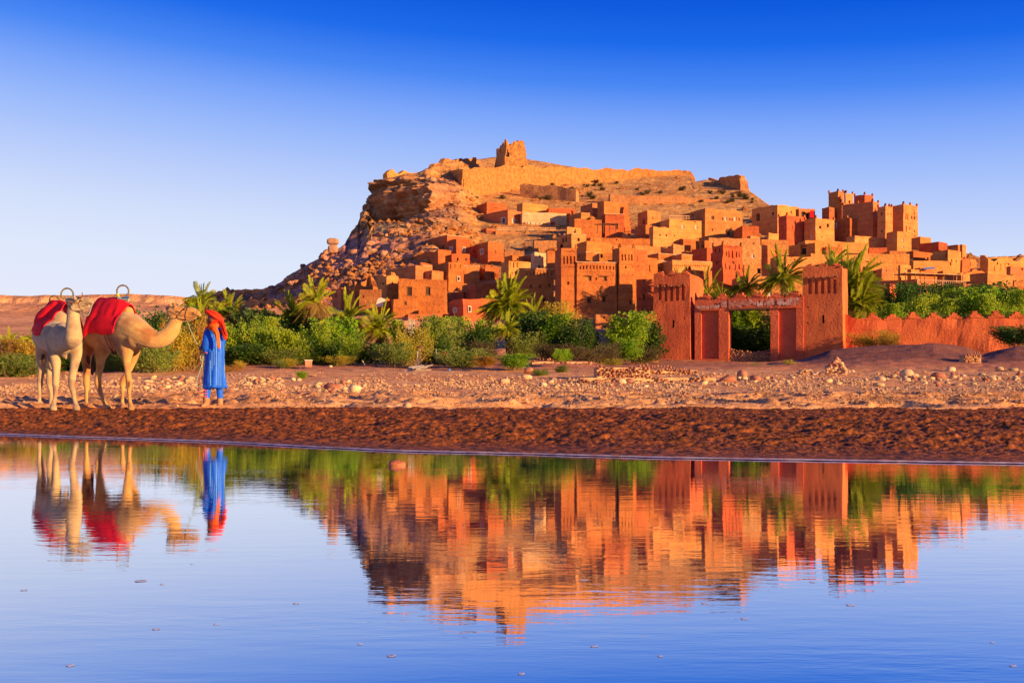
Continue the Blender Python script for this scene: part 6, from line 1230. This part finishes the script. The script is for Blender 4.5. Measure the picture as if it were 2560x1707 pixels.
bl1=cloth('saddle_blanket',[[(208,848,.12),(211,818,.14),(222,780,.28),(246,746,.55),(262,760,.85),(272,830,1.0)],
[(228,834,.02),(231,800,.05),(244,768,.15),(266,743,.42),(280,762,.7),(290,830,.85)],
[(256,837,-.12),(258,805,-.1),(268,772,0),(284,744,.26),(300,765,.5),(310,830,.66)],
[(272,838,-.2),(277,806,-.2),(289,775,-.13),(303,748,.12),(318,768,.35),(328,820,.5)],
[(285,832,-.28),(294,804,-.28),(306,780,-.2),(326,762,.0),(337,778,.2),(347,815,.35)]],'bright red saddle blanket hanging over the hump of the front camel',b1,M['redcloth'])
bl2=cloth('saddle_blanket',[[(95,832,.7),(100,800,.75),(112,770,.8),(128,751,.95),(150,765,1.2),(170,815,1.3)],
[(104,836,.5),(112,800,.5),(126,768,.55),(144,750,.7),(168,768,.95),(186,818,1.05)],
[(115,839,.32),(126,802,.28),(140,772,.3),(156,752,.45),(182,775,.7),(200,822,.8)],
[(126,839,.16),(138,806,.1),(152,778,.1),(168,757,.25),(194,785,.45),(209,825,.55)]],'dark red saddle blanket on the rear camel partly in its own shade',b2,M['redcloth'])
def arc(px,py,r,D,a0,a1,dD=0,n=9): return [(px+r*math.cos(math.radians(a0+(a1-a0)*i/(n-1))),py-r*math.sin(math.radians(a0+(a1-a0)*i/(n-1))),D+dD*i/(n-1)) for i in range(n)]
def hoop(px,py,r,D,label,par,a0=-55,a1=235):
    A=arc(px,py,r,D,a0,a1); loc=pt(px,py+r,D); o=ropeobj('saddle_handle',A,.0155,M['hoop'],None,loc=loc); o.parent=par; o.location=Vector(loc)-par.location; o['label']=label; return o
hp=hoop(307,728,14.8,.15,'round iron saddle hoop with a yellow wrapped end on the front camel',bl1); hloc=pt(307,728+14.8,.15)
ropeobj('yellow_tape',[(294,734,.14),(296,739,.14),(298,744,.14)],.018,mat('yellow_tape',(.75,.6,.04)),hp,loc=tuple(hloc))
ropeobj('pad',[(296,745,.12),(308,747,.1),(321,749,.08)],.03,M['padg'],hp,loc=tuple(hloc)); ropeobj('blue_knot',[(312,742,.05),(317,743,.05),(322,743,.05)],.02,mat('blue_cord',(.04,.14,.35)),hp,loc=tuple(hloc))
hoop(168,736,15.2,.35,'tall saddle hoop behind the head of the rear camel',bl2)
hoop(136,752,12.5,.75,'low saddle hoop on the back of the rear camel',bl2,0,180)
# ---------------- the man ----------------
YM=18.0
def P_(px,py,D=0): return np.array(at(px,py,YM+D))
LM_=(float(P_(535,1017)[0]),YM,.29); man=empty('person',LM_); tag(man,'person seen from behind in blue robe and red turban, holding rope and stick','person')
M['skin']=mat('brown_skin',(.20,.085,.05),(.16,.065,.04),sc=10,rough=.5,spec=.4); M['robe']=mat('blue_robe',(.012,.13,.80),(.008,.10,.66),sc=3,rough=.6,bump=.4,bsc=25,coord='obj')
M['turban']=mat('red_turban',(.82,.035,.012),(.70,.05,.012),sc=5,rough=.8,bump=.8,bsc=22,coord='obj'); M['scarf']=mat('orange_scarf',(.86,.16,.012),(.76,.09,.012),sc=4,rough=.8,bump=.6,bsc=25,coord='obj')
def ms(name,L,m,vox=.012,sm=4): return sculpt(name,L,m,man,vox=vox,smooth=sm,Y0=YM,loc=LM_)
ms('body',[[(533,812,0,8),(532,803,-.0,9.5),(532,797,-.02,12.5,1.1),(531,790,-.02,12)],[(524,800,-.0,5),(522,803,0,4.5)],[(521,799,0,2),(519,801,0,2.2),(521,803,0,1.8)],[(526,806,0,5),(523,808,0,4)],
 [(528,800,-.10,2.2,.5),(528.5,804,-.10,1.8,.5)],
 [(534,826,0,10,.7),(535,850,0,14,.6),(536,880,0,14,.6),(536,905,0,15,.6)],[(519,832,0,9),(520,855,0,6),(517,868,.02,5),(508,871,.02,4.2),(504,871,.02,4)],[(550,832,0,9),(553,860,.1,6),(548,880,.22,5),(535,880,.35,4)],
 [(527,905,0,12),(522,950,0,8),(518,985,0,6),(517,1006,0,5)],[(545,905,0,12),(547,950,0,8),(549,985,0,6),(550,1004,0,5)],
 # left hand: palm, four curled fingers and thumb around the stick
 [(507,869,.02,3.4),(503.5,870,.0,3.6)],
 [(503,867,-.015,1.3),(499.8,867.2,-.02,1.25),(498.6,867.8,.01,1.2),(500.2,868.4,.03,1.1)],[(503,869.8,-.02,1.35),(499.3,870,-.022,1.3),(498.2,870.5,.01,1.25),(500,871,.03,1.1)],
 [(503,872.4,-.02,1.3),(499.6,872.7,-.02,1.25),(498.5,873.1,.01,1.2),(500.2,873.6,.03,1.05)],[(503.4,875,-.018,1.15),(500.4,875.3,-.018,1.1),(499.3,875.6,.008,1.05),(500.8,876,.025,.95)],
 [(505.5,867.5,.02,1.6),(502.5,865.8,.035,1.45),(500.4,866.6,.038,1.25)]],M['skin'],.0075,3)
# robe: stacked elliptical rings with folds
def robe():
    rows=[(812,530,543,.8),(816,524,547,.8),(823,518,551,.72),(845,516,556,.6),(865,515,560,.58),(885,514,560.5,.56),(905,513,560,.58),(925,511,561,.6),(945,509.5,563.5,.62),(960,508.5,566,.62),(968,508,567,.62),(970,509,566,.6)]
    k=72; q=np.linspace(0,len(rows)-1,46); rw=np.array(rows); V=[]
    for i,x in enumerate(q):
        py,a,b,f=[np.interp(x,range(len(rows)),rw[:,c]) for c in range(4)]; c=(a+b)/2; hw=(b-a)/2; row=[]
        for j in range(k+1):
            an=6.2832*(j%k)/k; ax=math.cos(an); ay=math.sin(an); dn=min(1,x/8)
            fold=(math.sin(an*7+math.sin(py*.02)*2)+.6*math.sin(an*12+1.3+py*.015))*.045*dn+float(vn(ax*2.5,ay*2.5,py*.04,141))*.10*dn
            px_=c+hw*ax*(1+fold); D=hw*f*ay*(1+fold*1.3)*YM/F; row.append(P_(px_,py+(math.sin(an*5)*1.2 if i>42 else 0),D)-LM_)
        V.append(row)
    o=gridmesh('robe',np.array(V),M['robe'],True,parent=man); s=o.modifiers.new('s','SOLIDIFY'); s.thickness=.008; return o
robe()
ms('sleeve',[[(522,828,-.02,9),(519,842,-.05,11.5,.8),(518,856,-.08,12.5,.8),(516,868,-.08,11.5,.8),(517,878,-.07,9,.8)],[(524,845,-.06,9),(530,860,-.10,9,.7),(526,876,-.10,8,.7)]],M['robe'],.01,4)
ms('sleeve',[[(549,826,.02,8),(553,842,.05,9,.8),(556,858,.1,8,.8),(552,872,.18,7,.8)]],M['robe'],.01,4)
ropeobj('sleeve_trim',[(508.5,871,-.06),(511,877,-.10),(515,882,-.12),(519,881,-.11)],.007,M['scarf'],man,Y0=YM,loc=LM_)
# embroidered rows on the back of the robe
M['embroid']=mat('pale_blue_embroidery',(.22,.50,1.0),(.14,.40,.95),sc=10)
emb=[]
for cx,y0,y1,st,amp in ((541,840,964,5,3.2),(560.5,900,966,6,3),(526,905,966,7,3)):
    y=y0
    while y<y1:
        hw=np.interp(y,[840,885,925,966],[19,23,25,29]); c=np.interp(y,[840,966],[536,537.5]); xx=cx+(y-900)*.01; ux=max(-.97,min(.97,(xx-c)/hw)); D=-hw*.6*math.sqrt(1-ux*ux)*YM/F*1.05-.012
        pth=np.array([P_(xx-amp+amp*1.3*math.sin(a),y+2.6*math.cos(a),D) for a in np.linspace(.2,2.9,6)])-LM_; emb.append(tube(pth,.0060,.0060,4)); y+=st
for cx in (535,547,552,530):
    pth=[]
    for y in np.linspace(835,965,24):
        hw=np.interp(y,[840,885,925,966],[19,23,25,29]); c=np.interp(y,[840,966],[536,537.5]); ux=max(-.97,min(.97,(cx-c)/hw)); D=-hw*.6*math.sqrt(1-ux*ux)*YM/F*1.05-.008; pth.append(P_(cx,y,D)-LM_)
    emb.append(tube(pth,.0042,.0042,4))
mesh('embroidery',*merge(emb),M['embroid'],man)
ms('trouser_leg',[[(521,955,0,9),(519,975,0,8.5),(517,990,0,8),(517,998,0,7)]],M['robe'],.01,3); ms('trouser_leg',[[(548,955,0,9),(549,975,0,8.2),(550,990,0,7.8),(550,998,0,7)]],M['robe'],.01,3)
orn=[]
for y in (975,982,989): 
    for dx in (-4,0,4): orn.append(chain([(512.5+dx,y,-.055,1.3),(513.5+dx,y+2,-.055,1.3)],YM,2,6))
mesh('ankle_ornament',[tuple(np.array(v)-LM_) for v in merge(orn)[0]],merge(orn)[1],M['scarf'],man)
ms('boot',[[(516,996,0,8.5),(516,1006,0,8),(515,1012,0,8)],[(517,1013,.02,5.5,1.2),(511,1013,-.05,5.5,1.1),(506,1014,-.1,4.2,1.1)]],M['tan'],.01,3)
ms('boot',[[(550,996,0,7.5),(550,1006,0,7.5),(549,1011,0,7.5)],[(551,1012,.02,5.2,1.2),(542,1012.5,.0,5.2,1.1),(533,1014,-.02,3.6,1.1)]],M['tan'],.01,3)
ms('turban',[[(520,780,.0,6.5,1.8),(528,784,-.02,9.5,1.55),(537,789,-.03,10.5,1.4),(546,794,-.02,9,1.35),(552,799,0,7,1.2)],[(518,781,-.07,3.2),(526,785,-.125,3.6),(536,791,-.135,3.8),(548,798,-.09,3.6),(553,800,-.03,3)],[(521,777,-.06,3),(530,779,-.11,3.4),(541,784,-.125,3.6),(551,791,-.08,3.6)],[(530,808,-.02,6,1.2),(538,800,-.05,7,1.2),(548,800,-.03,6,1.2)],
 [(552,800,-.03,6),(556,812,-.08,6.2,.7),(559,825,-.1,6.5,.6),(563,838,-.1,6.5,.55),(563,846,-.1,4.5,.5)],[(553,800,-.06,3),(560,818,-.13,2.6),(566,836,-.13,2.4)]],M['turban'],.0085,2)
ms('scarf',[[(549,812,-.03,5,1),(538,815,-.09,6,.8),(527,815,-.07,6,.8),(519,822,-.02,6,.8),(514,834,.0,5.2,.8),(511,846,.0,4.8,.8),(511,855,.0,3.6,.8)],[(525,808,.02,6,1.2),(536,809,.0,6.5,1.2),(546,810,.0,5,1.2)],
 [(525,818,-.13,7.5,.5),(535,822,-.19,8,.45),(542,834,-.215,6.5,.4),(545,848,-.225,5,.3),(546.5,860,-.235,4.8,.3),(547,868,-.235,4.4,.3)],[(530,820,-.16,1.8),(539,830,-.23,1.8),(542.5,848,-.25,1.6),(544,864,-.25,1.4)]],M['scarf'],.0085,2)
# stick and ropes
st=ropeobj('walking_stick',[(504,858,.0),(502,880,.0),(500,930,-.01),(498,1014,-.03)],.011,mat('reddish_stick',(.42,.15,.08),(.3,.1,.06),sc=20),None,Y0=YM,loc=tuple(P_(498,1014,-.03))); st.location=P_(498,1014,-.03); tag(st,'thin reddish walking stick planted in the mud left of the robed man','stick')
lr=ropeobj('lead_rope',[(462,789,-.26),(466,798,-.3),(475,822,-.2),(487,850,-.08),(499,868,-.03),(503,874,-.02),(500,890,-.02),(503,902,-.02),(507,885,-.01),(508,873,-.01),(507,900,-.02),(500,925,-.03),(492,950,-.03),(490,960,-.03),(497,966,-.03),(505,958,-.03),(505,930,-.02),(505,900,-.02)],.0085,M['rope'],None,Y0=YM); tag(lr,'pale green lead rope from the front camel halter to the hand of the man','rope')
# ---------------- small things on the bank and on the water ----------------
def boxat(px,py,Y,w,d,h_,m,name,label,cat,rz=0,parent=None):
    x,y,z=at(px,py,Y); w*=Y/F; h_*=Y/F; d*=Y/F
    vs=jit([(a*w/2,b*d/2,c*h_) for c in (0,1) for b in (-1,1) for a in (-1,1)],.006,int(px)); o=mesh(name,vs,[(0,1,3,2),(4,5,7,6),(0,1,5,4),(2,3,7,6),(0,2,6,4),(1,3,7,5)],m,parent,loc=(x,y,z)); o.rotation_euler.z=rz; return tag(o,label,cat)
o=boxat(771,917,50,17,12,15,M['redstone'],'brick_block','squat reddish brick block topped by a white plank below the willows','block',.3)
q=mesh('plank',[(x,y,z) for z in (.31,.35) for y in (-.12,.12) for x in (-.2,.2)],[(0,1,3,2),(4,5,7,6),(0,1,5,4),(2,3,7,6),(0,2,6,4),(1,3,7,5)],M['whitewash'],o)
x,y,z=ray_ground(826,919); put(PEB[2],'plastic_bag',(x,y,z+.07),(.13,.1,.09),'crumpled white plastic bag lying before the willow row','bag'); 
x,y,z=ray_ground(1123,928); o=put(PEB[3],'plastic_bag',(x,y,z+.06),(.09,.08,.08),'small blue plastic bag on the ground below the earth bank','bag'); o.data=o.data.copy(); o.data.materials.clear(); o.data.materials.append(mat('blue_plastic',(.08,.25,.55)))
def pole(px0,py0,px1,py1,Y,r,m,name,label,cat,parent=None):
    a=np.array(at(px0,py0,Y)); b=np.array(at(px1,py1,Y)); vs,fs=tube([a-a,(b-a)*.5,b-a],r,r*.8,6); o=mesh(name,vs,fs,m,parent,loc=a); return tag(o,label,cat) if label else o
pale=mat('weathered_wood',(.5,.42,.35),(.35,.28,.22),sc=8)
lp=pole(1050,912,1050,868,51,.025,pale,'lamp_post','wooden post carrying a flat dark hood among the golden bushes','post')
mesh('hood',[(math.cos(a)*.2,math.sin(a)*.2,z) for z,_ in ((.86,0),(.92,1)) for a in np.linspace(0,6.283,13)[:-1]]+[(0,0,1.0)],[tuple(range(12))]+[(i,(i+1)%12,12+(i+1)%12,12+i) for i in range(12)]+[(12+i,12+(i+1)%12,24) for i in range(12)],M['wood'],lp)
pole(1044,914,1044,878,50.5,.03,pale,'post','bare pale post just left of the hooded post','post')
p1_=pole(1091,904,1090,872,51,.03,pale,'post','leaning pale post holding the washing at its left end','post'); pole(1119,898,1119,878,51,.025,pale,'post','short pale post holding the washing at its right end','post')
M['orangecloth']=mat('faded_orange_cloth',(.6,.25,.1),(.5,.2,.08),sc=5)
for px,w_,h_,m_,lab in ((1098,9,17,'orangecloth','faded orange cloth hanging leftmost on the washing line'),(1107,8,15,'redcloth','bright red cloth in the middle of the washing line'),(1114,5,13,'redcloth','narrow red cloth rightmost on the washing line')):
    a=np.array(at(px-w_/2,882,51)); n=8; V=np.zeros((4,n,3))
    for j in range(4):
        for i in range(n): V[j,i]=[w_*51/F*i/(n-1),math.sin(i*1.7+px)*.04,-h_*51/F*j/3+math.sin(i*.9)*.02]
    o=gridmesh('washing',V,M[m_]); o.location=a; o.modifiers.new('s','SOLIDIFY').thickness=.01; tag(o,lab,'cloth')
ln=ropeobj('washing_line',[(1089,880,0),(1104,883,0),(1119,880,0)],.008,M['rope'],None,Y0=51); tag(ln,'sagging cord stretched between the two pale posts','cord')
for i,(a,b,c,d,lab) in enumerate(((1020,922,1068,919,'long grey pole at the front of the log pile'),(1012,926,1078,925,'lowest pale pole of the log pile'),(1022,918,1060,914,'grey pole at the back of the log pile'),(1030,920,1074,915,'slanting grey branch on top of the log pile'),(1040,923,1082,912,'crooked branch sticking up at the right of the log pile'))):
    pole(a,b,c,d,47-i*.1,.045,pale,'log',lab,'log')
for i,px in enumerate((1021,1025,1029,1032)): pole(px,835,px+1+i*.5,800-abs(i-2)*3,62,.05,pale,'stake',['leftmost of the four pale stakes rising from the bushes','second pale stake from the left above the bushes','tallest third pale stake above the bushes','rightmost pale stake above the bushes'][i],'stake')
pole(905,900,912,912,52,.04,pale,'stump','small forked dead stump under the dark palm thicket','stump')
# roof railings and pergola high in the town
def rail(name,label,pts,Y,hpx,n,m,th=.06):
    a=at(*pts[0],Y[0]); b=at(*pts[1],Y[1]); a=np.array(a);b=np.array(b); hh=hpx*Y[0]/F; root=empty(name,tuple((a+b)/2)); tag(root,label,'railing'); c=(a+b)/2
    for k,z in (('handrail',hh),('bottom_rail',hh*.1)):
        vs,fs=tube([a-c+[0,0,z],(b-a)*.5+a-c+[0,0,z],b-c+[0,0,z]],th,th,4); mesh(k,vs,fs,m,root)
    me=None
    for i in range(n):
        p=a+(b-a)*i/(n-1)-c; vs,fs=tube([[0,0,0],[0,0,hh/2],[0,0,hh]],th*.7,th*.7,4)
        if me is None: o=mesh('post',vs,fs,m,root); me=o.data
        else: o=bpy.data.objects.new('post',me); link(o,root)
        o.location=p
def B_(x,y): return cv('B',x,y)
wh=M['whitewash']
rail('roof_railing','pale roof railing along the top of the wide house with two windows',(B_(722,622),B_(1056,628)),(164.8,171.5),7,14,M['coping'])
rail('roof_railing','thin white balustrade beside the dark wall left of the twin dark windows',(cv('C',268,498),cv('C',370,500)),(165,161.8),5,10,wh,.04)
rail('terrace_railing','railing of the upper terrace under the bright arched windows',(cv('A',1345,955),cv('A',1600,950)),(171.8,174),6,12,M['coping'])
rail('terrace_railing','right hand part of the upper terrace railing',(cv('A',1640,955),cv('A',1900,955)),(174.5,177),6,12,M['coping'])
# restaurant terrace: canopy roof, balustrade
Yr=110.6; a=np.array(at(*cv('C',1215,905),Yr)); b=np.array(at(*cv('C',1750,915),Yr+2)); a[2]=b[2]=zof(cv('C',0,907)[1],Yr)
rc=empty('terrace_canopy',tuple((a+b)/2)); tag(rc,'flat cream awning roof on thin posts over the restaurant terrace','awning'); c=(a+b)/2; d=b-a; nrm=np.array([-d[1],d[0],0]); nrm/=np.linalg.norm(nrm)
mesh('awning',[tuple(p-c+nrm*t+[0,0,z]) for z in (0,.07) for p,t in ((a,0),(b,0),(b,2.2),(a,2.2))],[(0,1,2,3),(4,5,6,7),(0,1,5,4),(1,2,6,5),(2,3,7,6),(3,0,4,7)],M['coping'],rc)
for i in range(7):
    p=a+d*i/6-c+nrm*.1; vs,fs=tube([p,p+[0,0,-.4],p+[0,0,-1.1]],.05,.05,4); mesh('post',vs,fs,M['wood'],rc)
a2=np.array(at(*cv('C',1320,1014),110.4)); b2=np.array(at(*cv('C',1768,1014),112.2)); b2[2]=a2[2]
rail('restaurant_balustrade','mud balustrade with small piers along the restaurant terrace',((CX+a2[0]/110.4*F,HZ-(a2[2]-CH)/110.4*F),(CX+b2[0]/112.2*F,HZ-(b2[2]-CH)/112.2*F)),(110.4,112.2),12,26,M['adobe_pale'] if 'adobe_pale' in M else M['coping'],.05)
# pergola above the kasbah
x,y,z=at(*B_(50,760),154); pr=empty('pergola',(x,y,z)); tag(pr,'rough wooden pergola shading the small terrace above the kasbah','pergola')
for i in range(4):
    vs,fs=tube([[i*.95,0,0],[i*.95,0,.7],[i*.95,0,1.4]],.06,.06,5); mesh('post',vs,fs,M['wood'],pr)
for i in range(5): vs,fs=tube([[-.3,i*.3-.1,1.4+.03*i],[1.5,i*.3-.1,1.5],[3.3,i*.3-.1,1.42]],.05,.05,4); mesh('slat',vs,fs,M['wood'],pr)
# red cloth, solar panel
x,y,z=at(*B_(2047,610),173.6); mesh_=mesh('hanging_cloth',[(-.35,-.02,0),(.35,-.04,0),(.3,-.06,1.25),(-.3,-.03,1.3),(-.35,.02,0),(.35,.0,0),(.3,-.02,1.25),(-.3,.01,1.3)],[(0,1,2,3),(4,5,6,7),(0,1,5,4),(1,2,6,5),(2,3,7,6),(3,0,4,7)],M['redcloth'],loc=(x,y-.3,z-.1)); tag(mesh_,'long red cloth hanging down the flat house near the skyline','cloth'); mesh_.scale=(1,1,.95)
x,y,z=at(*cv('C',1430,862),119.5); sp_=mesh('solar_panel',[(-.7,0,-.1),(.7,0,.0),(.95,.7,.25),(-.4,.7,.15),(-.7,.05,-.14),(.7,.05,-.04),(.95,.75,.21),(-.4,.75,.11)],[(0,1,2,3),(4,5,6,7),(0,1,5,4),(1,2,6,5),(2,3,7,6),(3,0,4,7)],mat('panel_blue',(.25,.35,.6),rough=.25,spec=.6),loc=(x,y,z)); tag(sp_,'tilted bluish solar panel on a roof above the terrace restaurant','solar panel')
# foam flecks drifting on the water
fl=proto('foam_fleck',[(math.cos(a)*r_*1.0,math.sin(a)*r_,z) for r_,z in ((1,.0),(.8,.07),(.45,.03)) for a in np.linspace(0,6.283,13)[:-1]],[(i,(i+1)%12,12+(i+1)%12,12+i) for i in range(12)]+[(12+i,12+(i+1)%12,24+(i+1)%12,24+i) for i in range(12)],'whitewash'); fl.data.materials.clear(); fl.data.materials.append(mat('foam_bubbles',(.8,.74,.78),(.6,.55,.62),sc=30,rough=.4)); fl.data.shade_smooth()
fk=[(352,1452,20),(82,1558,18),(390,1572,14),(240,1580,10),(405,1460,8),(2288,1610,17),(2480,1606,8),(2518,1608,8),(1485,1615,14),(1194,1683,18),(978,1639,16),(1072,1640,12),(1303,1684,12),(1072,1640,8),(1860,1546,12),(1957,1518,14),(2125,1512,14),(2288,1534,11),(1762,1508,13),(1550,1520,10),(2030,1455,10),(2150,1460,12),(740,1508,11),(850,1545,10),(1100,1550,9),(1340,1462,11),(1460,1450,16),(1260,1468,10),(540,1560,9),(620,1610,9),(175,1663,14),(760,1698,14),(2532,1664,12),(1700,1568,9),(900,1610,9),(2400,1575,9),(1650,1640,9),(300,1500,9),(60,1475,12),(560,1483,8),(480,1410,7),(930,1480,7),(1580,1478,8)]
for px,py,r_ in fk[::2]:
    Y=CH*F/(py-HZ); x=(px-CX)/F*Y; s=r_*0.75*Y/F; o=bpy.data.objects.new('foam_fleck',fl.data); link(o); o.location=(x,Y,.0015); o.scale=(s,s*R.uniform(.6,1.0),.008); o.rotation_euler.z=R.uniform(-.4,.4); tag(o,'tiny ring of foam drifting on the calm water','foam','foam flecks on the water')
